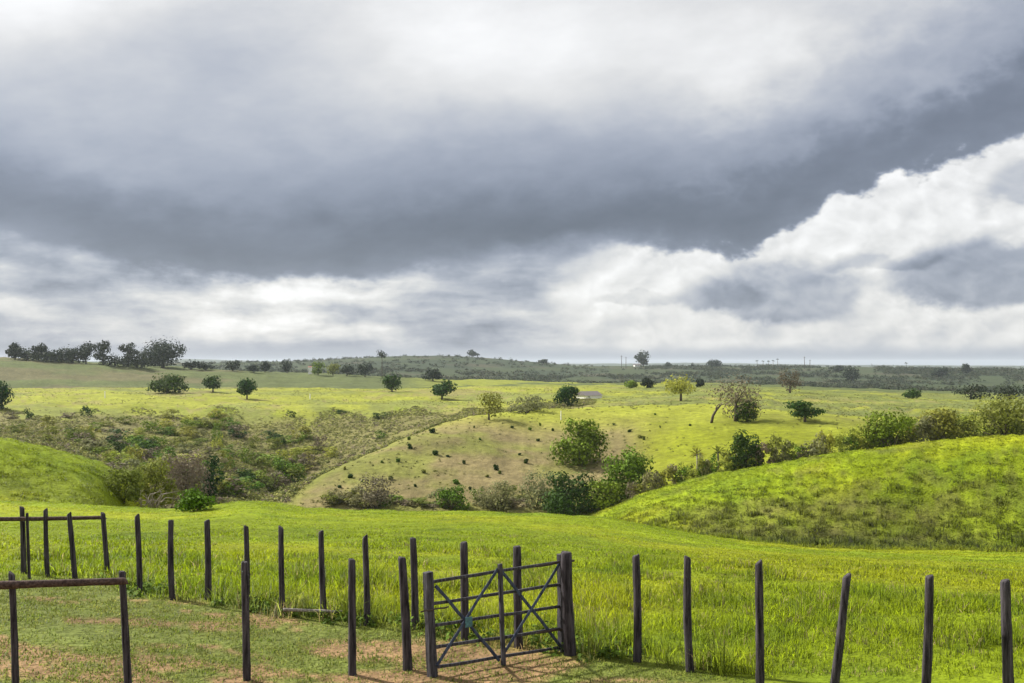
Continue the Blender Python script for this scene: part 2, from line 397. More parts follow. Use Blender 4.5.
# ------------------------------------------------------------------ scatter helpers
AZL, AZR = az_of(-40), az_of(1064)
def sample(n, r0, r1, px0=-40, px1=1064, power=0.0):
    """random ground points; power>0 favours near ones"""
    a = RNG.uniform(az_of(px0), az_of(px1), n)
    u = RNG.random(n); e = 2 - power
    r = (r0 ** e + u * (r1 ** e - r0 ** e)) ** (1 / e)
    return a, r, r * np.sin(a), r * np.cos(a), az_to_px(a)

def blades_mesh(name, x, y, z, hgt, wid, nb, spread, tint, lean=.45, tipmul=1.15):
    n = len(x); N = n * nb
    rep = lambda q: np.repeat(q, nb)
    th = RNG.uniform(0, 2 * math.pi, N); rr = np.sqrt(RNG.random(N)) * rep(spread)
    bx = rep(x) + rr * np.cos(th); by = rep(y) + rr * np.sin(th); bz = rep(z) - .02
    h = rep(hgt) * RNG.uniform(.55, 1.15, N); w = rep(wid) * RNG.uniform(.7, 1.3, N)
    la = th + RNG.normal(0, .9, N); ln = np.abs(RNG.normal(0, lean, N)) * h
    fa = RNG.uniform(0, math.pi, N); cx, cy = np.cos(fa) * w / 2, np.sin(fa) * w / 2
    mx, my, mz = bx + np.cos(la) * ln * .35, by + np.sin(la) * ln * .35, bz + h * .6
    tx, ty, tz = bx + np.cos(la) * ln, by + np.sin(la) * ln, bz + h * (1 - .18 * ln / np.maximum(h, 1e-3))
    V = np.stack([np.stack([bx - cx, by - cy, bz], 1), np.stack([bx + cx, by + cy, bz], 1),
                  np.stack([mx + cx * .8, my + cy * .8, mz], 1), np.stack([mx - cx * .8, my - cy * .8, mz], 1),
                  np.stack([tx, ty, tz], 1)], 1).reshape(-1, 3)
    b = (np.arange(N) * 5)[:, None]
    idx = np.concatenate([b + np.array([[0, 1, 2, 3]]), b + np.array([[3, 2, 4]])], 1).ravel()
    fn = np.tile([4, 3], N)
    c = np.repeat(np.repeat(tint, nb, 0) * RNG.uniform(.85, 1.15, (N, 1)), 5, 0)
    return np_mesh(name, V, fn, idx, False, c)

def leaves_geo(cx, cy, cz, nx, ny, nz, size, asp=.55, jit=.34):
    """diamond leaf faces round centres, with preferred normals"""
    N = len(cx)
    n = np.stack([nx, ny, nz], 1) + RNG.normal(0, jit, (N, 3)); n /= np.linalg.norm(n, axis=1, keepdims=True) + 1e-9
    q = RNG.normal(0, 1, (N, 3)); u = np.cross(n, q); u /= np.linalg.norm(u, axis=1, keepdims=True) + 1e-9
    v = np.cross(n, u)
    c = np.stack([cx, cy, cz], 1); s = size[:, None]
    V = np.stack([c - u * s * .5, c + v * s * asp * .5 + u * s * .05, c + u * s * .5 + n * s * -.12, c - v * s * asp * .5 + u * s * .05], 1).reshape(-1, 3)
    return V, np.full(N, 4), np.arange(N * 4)

def clumps_mesh(name, x, y, z, rx, rz, nl, leaf, tint):
    n = len(x); N = n * nl
    d = RNG.normal(0, 1, (N, 3)); d /= np.linalg.norm(d, axis=1, keepdims=True); d[:, 2] = np.abs(d[:, 2])
    k = RNG.uniform(.45, 1.05, N)
    R = np.repeat(rx, nl) * k; Z = np.repeat(rz, nl) * k
    V, fn, idx = leaves_geo(np.repeat(x, nl) + d[:, 0] * R, np.repeat(y, nl) + d[:, 1] * R, np.repeat(z, nl) + d[:, 2] * Z, d[:, 0], d[:, 1], d[:, 2] + .3,
                            np.repeat(leaf, nl) * RNG.uniform(.6, 1.4, N), .7)
    return np_mesh(name, V, fn, idx, False, np.repeat(np.repeat(tint, nl, 0), 4, 0))

# ------------------------------------------------------------------ grass and ground cover
def ground_cover():
    # tall pasture
    a, r, x, y, px = sample(78000, 15, 76, power=.9)
    keep = (r > pad_radius(px) + RNG.normal(.1, .3, len(r)))
    a, r, x, y, px = a[keep], r[keep], x[keep], y[keep], px[keep]
    c = cover(px, r, x, y)
    n = fbm(x / 1.5 + 3, y / 1.5, 4)
    hgt = (.035 + .15 * sstep(.40, .80, n) * sstep(44, 22, r) + .04 * n + .035 * sstep(24, 18, r)) * RNG.uniform(.6, 1.3, len(r)) * (1 + .35 * np.exp(-((r - pad_radius(px)) / 2.2) ** 2))
    hgt *= 1 - .55 * sstep(24, 48, r)
    dk = sstep(.50, .68, fbm(x / 1.8 + 20, y / 1.2, 4)) * sstep(45, 22, r)
    dk = np.maximum(dk, .8 * np.exp(-((r - pad_radius(px) - .8) / 1.5) ** 2) * sstep(660, 600, px) * sstep(100, 150, px) * sstep(.36, .56, n))
    c = lerp(c * (1.62 + .35 * sstep(52, 36, r))[:, None], np.array([.095, .165, .010]), .5 * dk)
    hgt = hgt * (1 + .9 * dk)
    c = np.where((RNG.random(len(r)) < .05)[:, None], np.array([.30, .26, .10]), c)
    c = c * RNG.uniform(.75, 1.25, (len(r), 1))
    o = link('pasture_grass', blades_mesh('pasture_grass', x, y, ground_z(x, y), hgt, np.clip(r * .0007, .012, .04), 9, np.clip(r * .006, .12, .35), c, .6), M['blade'])
    tag(o, 'tall bright green pasture grass beyond the post row', 'grass', kind='stuff')
    # rank darker weeds at the fence foot
    a, r, x, y, px = sample(7000, 13.5, 25, 100, 1064)
    d = r - pad_radius(px)
    keep = (np.abs(d - .75) < 1.1 * RNG.random(len(r))) & (fbm(x / 1.1, y / 1.1, 3) >.52 + .30 * (px > 650))
    r, x, y, px = r[keep], x[keep], y[keep], px[keep]
    cc = np.array([.075, .125, .014]) * RNG.uniform(.7, 1.6, (len(r), 1))
    o = link('fence_weeds', clumps_mesh('fence_weeds', x, y, ground_z(x, y), RNG.uniform(.08, .20, len(r)), RNG.uniform(.08, .24, len(r)), 24, np.full(len(r), .07), cc), M['scrub'])
    tag(o, 'dark leafy weeds along the foot of the post row', 'weeds', kind='stuff')
    # short corral turf
    a, r, x, y, px = sample(42000, 12, 24)
    keep = (r < pad_radius(px) + .4) & (fbm(x / 1.6 + 8, y / .8, 4) + RNG.normal(0, .06, len(r)) > .46 - .5 * (RNG.random(len(r)) < .35))
    r, x, y, px = r[keep], x[keep], y[keep], px[keep]
    cc = lerp(np.broadcast_to(np.array([.11, .170, .016]), (len(r), 3)), np.array([.24, .25, .055]), RNG.random(len(r)))
    o = link('corral_turf', blades_mesh('corral_turf', x, y, ground_z(x, y), RNG.uniform(.02, .075, len(r)), np.full(len(r), .014), 9, np.full(len(r), .12), cc, .8), M['blade'])
    tag(o, 'short patchy turf on the trampled corral ground', 'grass', kind='stuff')
    # rough grass of right hill and left knoll
    a, r, x, y, px = sample(90000, 66, 112, power=.4)
    keep = (px < 215) | (px > 545)
    r, x, y, px = r[keep], x[keep], y[keep], px[keep]
    c = cover(px, r, x, y)
    n = fbm(px / 9.0, r / .55, 4)
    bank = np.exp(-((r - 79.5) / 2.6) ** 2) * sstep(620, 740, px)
    flank = sstep(99, 88, r)
    hgt = (.05 + .34 * sstep(.48, .75, n) * (.08 + .92 * flank)) * RNG.uniform(.6, 1.4, len(r)) * (1 + .9 * bank) * np.where(px < 300, .45, 1.0)
    c = lerp(c, np.array([.085, .105, .016]), np.where(px < 300, .25, .45) * sstep(.50, .66, n) * (.05 + .95 * flank))
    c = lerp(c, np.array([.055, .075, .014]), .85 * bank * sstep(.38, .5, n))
    c = c * 1.2 * RNG.uniform(.7, 1.25, (len(r), 1))
    o = link('hill_tussocks', blades_mesh('hill_tussocks', x, y, ground_z(x, y), hgt, np.full(len(r), .055), 7, np.full(len(r), .30), c, .7), M['blade'])
    tag(o, 'rough tussock grass on the nearer hill flanks', 'grass', kind='stuff')
    # valley scrub on the far left slope
    a, r, x, y, px = sample(62000, 150, 455, -40, 640, power=.2)
    left = px < np.interp(r, [190, 232, 255, 285, 305, 330, 420], [268, 330, 400, 470, 560, 600, 600]) - 4
    n3 = fbm(px / 46.0 + 2, np.log(r) * 22, 4)
    keep = (r + 110 * (fbm(px / 28.0, px * 0 + 3.3, 4) - .5) < 412) & left & (n3 + RNG.normal(0, .07, len(r)) + .10 * sstep(330, 200, r) > .35)
    r, x, y, px, n3 = r[keep], x[keep], y[keep], px[keep], n3[keep]
    k = RNG.random(len(r))
    cc = lerp(np.broadcast_to(np.array([.070, .092, .020]), (len(r), 3)), np.array([.245, .245, .060]), k)
    cc = np.where((RNG.random(len(r)) < .14)[:, None], np.array([.17, .135, .10]), cc)
    s = RNG.uniform(.3, 1.15, len(r)) * (1.25 - .62 * sstep(220, 370, r))
    o = link('valley_scrub', clumps_mesh('valley_scrub', x, y, ground_z(x, y), s, s * RNG.uniform(.5, 1.1, len(r)), 16, np.clip(s * .5, .2, .5), cc), M['scrub'])
    tag(o, 'mixed olive and brown scrub covering the left valley side', 'scrub', kind='stuff')
    # thistles and tufts on spur and plateau
    a, r, x, y, px = sample(17000, 190, 660, power=.5)
    left = px < np.interp(r, [190, 232, 255, 285, 305, 330, 420], [268, 330, 400, 470, 560, 600, 600])
    keep = ~(left & (r < 400)) & (fbm(x / 25, y / 25, 3) + RNG.normal(0, .1, len(r)) > .50)
    r, x, y, px = r[keep], x[keep], y[keep], px[keep]
    cc = lerp(np.broadcast_to(np.array([.075, .085, .022]), (len(r), 3)), np.array([.20, .20, .05]), RNG.random(len(r)))
    s = RNG.uniform(.2, .6, len(r))
    o = link('pasture_tufts', clumps_mesh('pasture_tufts', x, y, ground_z(x, y), s, s * .8, 10, np.full(len(r), .26), cc), M['scrub'])
    tag(o, 'scattered rough tufts on the grazed middle hill and plateau', 'grass tufts', kind='stuff')
    # wooded far ridges
    a, r, x, y, px = sample(16000, 1180, 2420, -60, 1084)
    n = fbm(px / 45.0, np.log(r) * 20 + 8, 4)
    keep = (n + RNG.normal(0, .05, len(r)) < .54) & (~((px < 620) & (r > 1700) & (RNG.random(len(r)) < .8)))
    r, x, y, px = r[keep], x[keep], y[keep], px[keep]
    cc = lerp(np.broadcast_to(np.array([.030, .044, .022]), (len(r), 3)), np.array([.060, .062, .032]), RNG.random(len(r)) ** 2)
    s = RNG.uniform(2.5, 6.5, len(r))
    o = link('far_woodland', clumps_mesh('far_woodland', x, y, ground_z(x, y), s, s * RNG.uniform(.7, 1.2, len(r)), 18, np.full(len(r), 2.6), cc), M['scrub'])
    tag(o, 'hazy dark woodland spread over the distant ridges', 'woodland', kind='stuff')
ground_cover()

# ------------------------------------------------------------------ tubes, posts, beams
def tube(bm, pts, rads, sides=7, cap=True):
    rings = []
    for k, p in enumerate(pts):
        p = Vector(p)
        q = Vector(pts[min(k + 1, len(pts) - 1)]) - Vector(pts[max(k - 1, 0)])
        q.normalize()
        s = q.cross(Vector((0, 1, 0)) if abs(q.y) < .9 else Vector((1, 0, 0))); s.normalize(); t = q.cross(s)
        rings.append([bm.verts.new(p + (s * math.cos(2 * math.pi * i / sides) + t * math.sin(2 * math.pi * i / sides)) * rads[k]) for i in range(sides)])
    for a, b in zip(rings, rings[1:]):
        for i in range(sides):
            f = bm.faces.new((a[i], a[(i + 1) % sides], b[(i + 1) % sides], b[i])); f.smooth = True
    if cap:
        bm.faces.new(rings[-1]); bm.faces.new(rings[0][::-1])
def bm_mesh(name, bm):
    bmesh.ops.recalc_face_normals(bm, faces=bm.faces)
    me = bpy.data.meshes.new(name); bm.to_mesh(me); bm.free(); return me

def log_mesh(name, p0, p1, rad0, seed, rough=.10, bend=.02, sides=10, n=11):
    """a rough round log from p0 to p1 with knots, a slight bend and a sawn, chipped end"""
    rs = random.Random(seed); p0 = Vector(p0); p1 = Vector(p1); ax = p1 - p0; Ln = ax.length
    bx, by = rs.uniform(-bend, bend) * Ln, rs.uniform(-bend, bend) * Ln
    ph = [rs.uniform(0, 6.28) for _ in range(6)]
    q = ax.normalized(); s = q.cross(Vector((0, 1, 0)) if abs(q.y) < .9 else Vector((1, 0, 0))).normalized(); t = q.cross(s)
    bm = bmesh.new(); rings = []
    ks = [0] + [i / n for i in range(1, n)] + [1 - .012, 1]
    slant = rs.uniform(-.03, .03)
    for k in ks:
        c = p0 + ax * k + (s * bx + t * by) * math.sin(math.pi * k)
        rr = rad0 * (1.06 - .16 * k) * (1 + rs.uniform(-.05, .05))
        if k == 1: rr *= .80
        ring = []
        for i in range(sides):
            th = 2 * math.pi * i / sides
            e = 1 + rough * (math.sin(2 * th + ph[0]) * .5 + math.sin(3 * th + ph[1] + 2 * k) * .35 + rs.uniform(-.4, .4) * .6)
            v = c + (s * math.cos(th) + t * math.sin(th)) * rr * e
            if k > .97: v += q * (slant * math.cos(th) + rs.uniform(-.008, .008))
            ring.append(bm.verts.new(v))
        rings.append(ring)
    for a, b in zip(rings, rings[1:]):
        for i in range(sides):
            bm.faces.new((a[i], a[(i + 1) % sides], b[(i + 1) % sides], b[i])).smooth = True
    bm.faces.new(rings[-1]); bm.faces.new(rings[0][::-1])
    return bm_mesh(name, bm)

def at_dist(px, py, r):
    d = ray(px, py); k = r / math.hypot(d[0], d[1]); return Vector((d[0] * k, d[1] * k, H + d[2] * k))

def post_points(xt, yt_, xb, yb):
    """foot and top of a post from its top and foot in the photo (foot may lie under the frame)"""
    X, Y, Z, r = hit(xb, yb)
    return Vector((X, Y, Z)), at_dist(xt, yt_, r), r

def post(xt, yt_, xb, yb, wpx, label, group, seed, name='fence_post', bend=.012):
    p, q, r = post_points(xt, yt_, xb, yb)
    rad0 = wpx / F * r / 2
    me = log_mesh(name, Vector((0, 0, -.15)), q - p, rad0, seed, bend=bend)
    o = link(name, me, M['post'], loc=p); tag(o, label, 'fence post', group)
    return o, p, q, r

GB, GF, GR = 'posts of the far corral row', 'posts of the near corral row', 'posts along the pasture edge'
post(137, 515, 140, 594, 5.6, 'round dark post of the far corral row, first one right of the back rail fence', GB, 1)
post(171, 520, 173, 600, 5.6, 'second round post right of the back rail fence, standing in dark weeds', GB, 2)
post(207, 520, 208, 600, 6.2, 'round post with pale greyish side, third right of the back rail fence', GB, 3)
post(246, 526, 247, 606, 5.4, 'far post whose top pokes up right behind a thicker near post', GB, 4)
post(281, 527, 283, 615, 6.0, 'upright post at the left end of the low grey rail near the ground', GB, 5)
post(321, 531, 325, 618, 6.0, 'post leaning slightly left beside the right end of the low grey rail', GB, 6)
post(365, 536, 367.5, 626, 6.6, 'post right of the low grey rail, standing just behind a shorter near post', GB, 7)
post(413, 538, 415, 629, 7.0, 'far post seen just right of the thick near post beside the gate', GB, 8)
post(464, 542, 465, 640, 8.0, 'post seen through the left half of the wooden gate', GB, 9)
post(517, 546, 519, 648, 9.0, 'post seen through the right half of the wooden gate', GB, 10)
post(244.5, 562, 247, 680, 7.8, 'dark near post overlapping a thinner far post behind it', GF, 11)
post(352, 559, 352.5, 675, 8.2, 'near upright post alone on bare dirt left of the gate', GF, 12)
post(402, 557, 408, 670, 9.6, 'thick near post standing next to the latch end of the gate', GF, 13)
post(636, 555, 637, 662, 8.6, 'first post right of the gate, in grass at the dirt edge', GR, 14)
post(687.5, 557, 691, 672, 8.4, 'second post right of the gate, leaning a little left', GR, 15)
post(758.5, 562, 760, 690, 8.2, 'straight post third to the right of the gate', GR, 16)
post(847, 575, 831, 700, 8.8, 'crooked post leaning clearly to the right in the bright pasture', GR, 17, bend=.03)
post(929.5, 576, 924, 703, 8.6, 'nearly upright post second from the right end of the pasture row', GR, 18)
post(1005, 580, 1010, 706, 9.4, 'last post at the right end of the pasture row', GR, 19)

# gate post and gate
gp, gq, gr = None, None, None
o, gp, gq, gr = post(566.5, 551.5, 571, 655, 12.5, 'thick dark hinge post carrying the wooden gate', 'gate posts', 20, 'gate_post')
def gate():
    X, Y, Z, r1 = hit(432, 677)
    foot = Vector((X, Y, Z))
    hx, hy, hz, r0 = hit(560.5, 652)
    hinge = Vector((hx, hy, hz))
    g = empty('farm_gate', hinge); tag(g, 'weathered wooden five-rail gate with blue cross braces, standing across the corral opening', 'gate')
    def P(px, py):
        k = (px - 432) / (560.5 - 432); return k
    ax = foot - hinge                       # from hinge to latch
    def pt(px, py):                         # point on the gate's upright plane along a sight line
        d = Vector(ray(px, py)); nrm = Vector((ax.y, -ax.x, 0)).normalized()
        s = (hinge - Vector((0, 0, H))).dot(nrm) / d.dot(nrm)
        return Vector((0, 0, H)) + d * s - hinge
    nrm = Vector((ax.y, -ax.x, 0)).normalized()
    if nrm.y > 0: nrm = -nrm                # towards the viewer
    def beam(nm, a, b, w, th, m, off=0.0, seed=0):
        rs = random.Random(seed)
        a = a + nrm * off; b = b + nrm * off
        d = (b - a); q = d.normalized(); sd = q.cross(nrm).normalized()
        bm = bmesh.new(); prev = None
        for k in range(7):
            c = a + d * (k / 6) + sd * rs.uniform(-.006, .006)
            ring = [bm.verts.new(c + sd * w * .5 * i * rs.uniform(.9, 1.08) + nrm * th * .5 * j * rs.uniform(.92, 1.05)) for i, j in ((-1, -1), (1, -1), (1, 1), (-1, 1))]
            if prev:
                for i in range(4): bm.faces.new((prev[i], prev[(i + 1) % 4], ring[(i + 1) % 4], ring[i]))
            else: bm.faces.new(ring[::-1])
            prev = ring
        bm.faces.new(prev)
        bmesh.ops.recalc_face_normals(bm, faces=bm.faces)
        bmesh.ops.bevel(bm, geom=[e for e in bm.edges if len(e.link_faces) == 2 and e.calc_face_angle(0) > 1.0], offset=.007, segments=1, affect='EDGES')
        return link(nm, bm_mesh(nm, bm), m, g)
    beam('stile', pt(427.5, 572), pt(432.5, 677), .115, .10, M['gatewood'], .0, 1)
    beam('stile', pt(560.5, 554), pt(561.5, 652), .080, .09, M['gatewood'], .0, 2)
    beam('middle_stile', pt(496, 563), pt(500, 666), .062, .05, M['gatewood'], .082, 3)
    for k, (ya, yb) in enumerate(((582, 561.5), (604, 584), (626, 606.5), (648, 628.5), (668, 647))):
        beam('rail', pt(430, ya), pt(561, yb), .042, .035, M['gatewood'], .002 + .001 * k, 10 + k)
    for k, (a, b) in enumerate((((434, 585), (498, 660)), ((495, 568), (434, 665)), ((498, 568), (560, 647)), ((557, 563), (500, 654)))):
        beam('brace', pt(*a), pt(*b), .046, .022, M['gatepaint'], .036 + .024 * (k % 2), 20 + k)
    c = pt(465, 621)
    beam('brace_plate', c - Vector((0, 0, .07)), c + Vector((0, 0, .07)), .12, .012, M['teal'], .082, 31)
    for yy in (563, 629.5):
        a = pt(572, yy - 3.2); b = pt(534, yy + 2.6)
        h = beam('hinge', a, b, .034, .010, M['iron'], .058, 40 + yy)
    beam('latch', pt(418, 611), pt(446, 606), .022, .014, M['iron'], .062, 50)
gate()

# rail fences on the left
def rail_fence(name, label, posts, rails, seed):
    p0, q0, r0 = post_points(*posts[0][:4])
    f = empty(name, p0); tag(f, label, 'fence')
    ends = []
    for k, (xt, y1, xb, yb, w) in enumerate(posts):
        p, q, r = post_points(xt, y1, xb, yb)
        me = log_mesh('post', p - p0 + Vector((0, 0, -.12)), q - p0, w / F * r / 2, seed + k, bend=.015)
        link('post', me, M['post'], f); ends.append(r)
    for k, (x0, ya, ra, x1, yb, rb, w) in enumerate(rails):
        a = at_dist(x0, ya, ra); b = at_dist(x1, yb, rb)
        me = log_mesh('rail', a - p0, b - p0, w / F * (ra + rb) / 4, seed + 40 + k, bend=.006)
        link('rail', me, M['rail'], f)
    return ends
e = [post_points(*q)[2] for q in ((22, 508, 24, 573), (104, 514, 108, 577))]
rail_fence('rail_fence', 'dark rail fence of slim posts under one rail, farther back at the left edge',
           [(22, 507, 24, 574, 4.8), (27, 513, 29.5, 579, 2.8), (45.5, 509, 48, 577, 4.2), (69, 513, 75.5, 580, 4.8), (103, 513, 108.5, 578, 4.8)],
           [(-60, 519, e[0] - .25, 105.5, 517.5, e[1] - .16, 4.2)], 60)
rail_fence('rail_fence', 'nearer rail fence with a single brown rail on two posts, at the left bottom corner',
           [(11.5, 573, 16, 694, 6.6), (122, 571, 129, 692, 7.4)],
           [(-70, 587.5, post_points(11.5, 573, 16, 694)[2] - .11, 127, 581, post_points(122, 571, 129, 692)[2] - .12, 7.5)], 80)
def low_rail():
    a = Vector(hit(283, 619)[:3]); b = Vector(hit(341, 620)[:3]); a.z += .15; b.z += .13
    c = (a + b) / 2
    o = link('low_rail', log_mesh('low_rail', a - c, b - c, .027, 5, bend=.01), M['grey'], loc=c)
    tag(o, 'bleached grey pole fixed low above the ground between two far posts', 'pole')
low_rail()

# ------------------------------------------------------------------ trees and shrubs
def crown_geo(rs, w, h, z0, lobes, n, leaf, flat=0.0, core=True, up=.25, lump=1.0):
    """leaf faces over a cluster of lobes that fill a w x h crown above z0"""
    cs = []
    for k in range(lobes):
        th = rs.uniform(0, 2 * math.pi); rr = math.sqrt(rs.random()) * .60
        zz = rs.uniform(.15, .80)
        wid = math.sin(math.pi * min(.95, max(.18, zz * .9 + .12))) ** .6
        s = rs.uniform(.34, .54) * (1.15 - .25 * zz) * lump
        cs.append((math.cos(th) * rr * w * .5 * wid, math.sin(th) * rr * w * .5 * wid, z0 + zz * h * (1 - s * .4), s * w * .5, s * h * rs.uniform(.42, .62) * (1 - flat * .6)))
    if core and not flat: cs.insert(0, (0, 0, z0 + h * .48, w * .36, h * .44))
    cs = np.array(cs); pick = RNG.choice(len(cs), n, p=(cs[:, 3] ** 1.5) / (cs[:, 3] ** 1.5).sum())
    d = RNG.normal(0, 1, (n, 3)); d /= np.linalg.norm(d, axis=1, keepdims=True)
    k = RNG.uniform(.2, 1.0, n) ** .45 * (1 + np.abs(RNG.normal(0, .10, n)))
    C = cs[pick]
    x = C[:, 0] + d[:, 0] * C[:, 3] * k; y = C[:, 1] + d[:, 1] * C[:, 3] * k; z = C[:, 2] + d[:, 2] * C[:, 4] * k
    kx = .5 * w / np.percentile(np.abs(x), 98.5); ky = .5 * w / np.percentile(np.abs(y), 98.5)
    za, zb = np.percentile(z, 2), np.percentile(z, 99.3); kz = h / (zb - za)
    x = x * kx; y = y * ky; z = z0 + (z - za) * kz
    cs[:, 0] *= kx; cs[:, 1] *= ky; cs[:, 2] = z0 + (cs[:, 2] - za) * kz
    z = np.maximum(z, z0 - .02 * h)
    return leaves_geo(x, y, z, d[:, 0], d[:, 1], d[:, 2] + up, leaf * (.45 + 1.1 * RNG.random(n) ** 1.6), .65), cs

def trunk_mesh(rs, h, r0, cs, lean=(0, 0), limbs=5, base=-.3):
    bm = bmesh.new()
    top = Vector((lean[0], lean[1], h))
    pts = [Vector((0, 0, base * min(1, h))), Vector((lean[0] * .25, lean[1] * .25, h * .33)), Vector((lean[0] * .6, lean[1] * .6, h * .68)), top]
    tube(bm, pts, [r0 * 1.3, r0, r0 * .8, r0 * .6], 7)
    for k in range(min(limbs, len(cs))):
        c = cs[k]; e = Vector((c[0], c[1], c[2])); s = pts[2].lerp(top, rs.random())
        m = s.lerp(e, .5) + Vector((0, 0, rs.uniform(0, .08) * h))
        tube(bm, [s, m, e], [r0 * .5, r0 * .33, r0 * .12], 5)
    return bm_mesh('trunk', bm)

def tree(label, px, yb, ytop, wpx, m, name='tree', cat='tree', group=None, n=420, lobes=9, leafpx=2.6, trunk=.22, flat=0., rmin=4.0, lean=0., limbs=5, seed=None, rmax=None):
    X, Y, Z, r = hit(px, yb, rmin)
    px_m = r / F * math.sqrt(1 + ((px - 512) / F) ** 2)
    h = (yb - ytop) * px_m; w = wpx * px_m
    rs = random.Random(seed if seed is not None else int(px * 7 + yb))
    t = empty(name, (X, Y, Z), rs.uniform(-.4, .4)); tag(t, label, cat, group)
    z0 = h * trunk
    (V, fn, idx), cs = crown_geo(rs, w, h - z0, z0, lobes, int(n * 2.4), leafpx * px_m * .92, flat)
    V[:, 0] += lean * h
    cs[:, 0] += lean * h
    link('crown', np_mesh('crown', V, fn, idx), M[m], t)
    link('trunk', trunk_mesh(rs, z0 + (h - z0) * .35, max(w * .035, .05), cs, (lean * h * .8, 0), limbs), M['bark'], t)
    return t

TH = 'trees on the crest of the far left hill'
for k, (px, yb, yt_, w, lab, fl) in enumerate((
    (15, 359, 346, 12, 'first tall dark tree at the left end of the hilltop row, beside open sky', .3),
    (27, 359.5, 348, 16, 'low dense tree second from the left end of the hilltop row', 0),
    (38.5, 360, 346, 11, 'hilltop tree with a pointed top, third from the left end of the row', .2),
    (51, 360.5, 350, 15, 'rounded lower tree in the hilltop row right of the pointed tree', 0),
    (62, 361, 348.5, 14, 'dense tree in the middle of the hilltop row, left of the flat-topped pair', 0),
    (72.5, 362, 347.5, 15, 'broad dense tree just left of the flat-topped pair on the hilltop', 0),
    (86, 363, 345.5, 14, 'smaller of the two flat-topped open trees in the hilltop row', .7),
    (103, 364, 344, 16, 'larger flat-topped open tree in the hilltop row', .75),
    (115, 365, 354, 15, 'low bush-like tree between the flat-topped pair and the open sparse tree', 0),
    (128, 366, 346, 16, 'open sparse-crowned tree left of the great dome-shaped hilltop tree', .7),
    (137, 366.5, 352, 14, 'dark tree touching the left side of the great dome-shaped hilltop tree', 0))):
    tree(lab, px, yb + .8, yt_ + (0 if fl else 1.6), w * (1.15 if fl else 1.75), 'far', group=TH, n=380, lobes=8, leafpx=2.0, trunk=.22 if fl else .02, flat=fl * .8, rmin=760)
tree('great dome-shaped dark tree, largest on the far left hilltop', 163, 368, 343, 46, 'far', 'dome_tree', n=2200, lobes=18, leafpx=2.1, trunk=.1, rmin=760)
for px, yb, yt_, w, lab in ((191, 369.5, 361, 17, 'bluish low tree just right of the dome-shaped hilltop tree'),
                            (206, 370, 363, 15, 'low hazy tree second to the right of the dome-shaped hilltop tree'),
                            (233, 371, 361, 15, 'rounded hazy tree on the skyline above the small round plateau tree'),
                            (254, 372.5, 364.5, 12, 'dark small tree left of the forked thin tree on the far hill edge'),
                            (265, 372.5, 361.5, 10, 'thin forked tree on the far hill edge'),
                            (287, 373, 360.5, 13, 'roundish dark tree alone on the far hill edge left of the white hut')):
    tree(lab, px, yb, yt_, w, 'far', n=220, lobes=6, leafpx=1.9, trunk=.15, rmin=760)
for px, yb, yt_, w, m, lab in ((318, 375, 362, 12, 'mid', 'dull green tree next to the white hut on the far hill'),
                               (333, 375.5, 363.5, 14, 'olive', 'pale olive tree right of the tree beside the white hut'),
                               (347, 376, 363, 16, 'far', 'wide dark tree right of the pale olive tree on the far hill'),
                               (365, 377, 361, 16, 'far', 'dark tree left of the tall flat-topped bare tree')):
    tree(lab, px, yb, yt_, w, m, n=260, lobes=7, leafpx=1.9, trunk=.12, rmin=760)
tree('tall bare-trunked tree with a small flat top rising over the far ridge', 382, 378, 350.5, 11, 'far', n=90, lobes=4, leafpx=1.9, trunk=.72, flat=.7, rmin=760, limbs=4)
tree('small canopy tree alone on the crest of the far dark ridge', 472, 357.5, 350, 13, 'far', n=200, lobes=6, leafpx=1.8, trunk=.25, flat=.3, rmin=1800)
tree('umbrella-shaped tree at the right foot of the far dark ridge', 543, 365, 359.5, 11, 'far', n=130, lobes=5, leafpx=1.7, trunk=.4, flat=.7, rmin=1800)
tree('tall round tree beside the white farmhouse on the skyline', 643.5, 367, 351, 16, 'far', n=420, lobes=9, leafpx=1.9, trunk=.18, rmin=1800)
tree('dark dome tree on the skyline right of the white farmhouse', 714.5, 368, 360, 15, 'far', n=300, lobes=8, leafpx=1.8, trunk=.1, rmin=1800)
tree('tiny round tree on the skyline between the farmhouse and the dome tree', 668, 367.5, 362.5, 6, 'far', n=80, lobes=4, leafpx=1.6, trunk=.3, rmin=1800)
tree('slim dark conifer-like tree on the skyline left of the dome tree', 692.5, 368, 363, 3, 'far', n=60, lobes=4, leafpx=1.4, trunk=.05, rmin=1800)
for px, yb, yt_, w, m, lab in ((632, 388, 380.5, 14, 'mid', 'low mid-green tree at the far edge of the plateau below the skyline farmhouse'),
                               (647, 388, 378, 15, 'far', 'dark pointed tree at the far plateau edge below the skyline farmhouse'),
                               (700, 387, 379, 9, 'far', 'small dark tree behind the pale spreading tree'),
                               (790, 395, 372, 24, 'dull', 'faded brown tree clump before the far woodland'),
                               (851, 384, 368, 15, 'far', 'dark tree standing up from the far woodland edge'),
                               (838, 372, 366, 16, 'far', 'low dark tree on the far skyline right of the utility poles'),
                               (913, 405, 396, 15, 'dark', 'small round dark tree on the pale field behind the ravine bushes'),
                               (941, 378, 369, 17, 'far', 'broad dark tree near the right skyline'),
                               (966, 374, 365.5, 9, 'far', 'narrow dark tree sticking up on the right skyline'),
                               (971, 405, 392, 30, 'far', 'wide dark tree clump at the far field edge on the right'),
                               (1010, 405, 391, 34, 'far', 'dark wide tree mass at the far field edge by the right border')):
    tree(lab, px, yb, yt_, w, m, n=300, lobes=8, leafpx=2.0, trunk=.1, rmin=520)
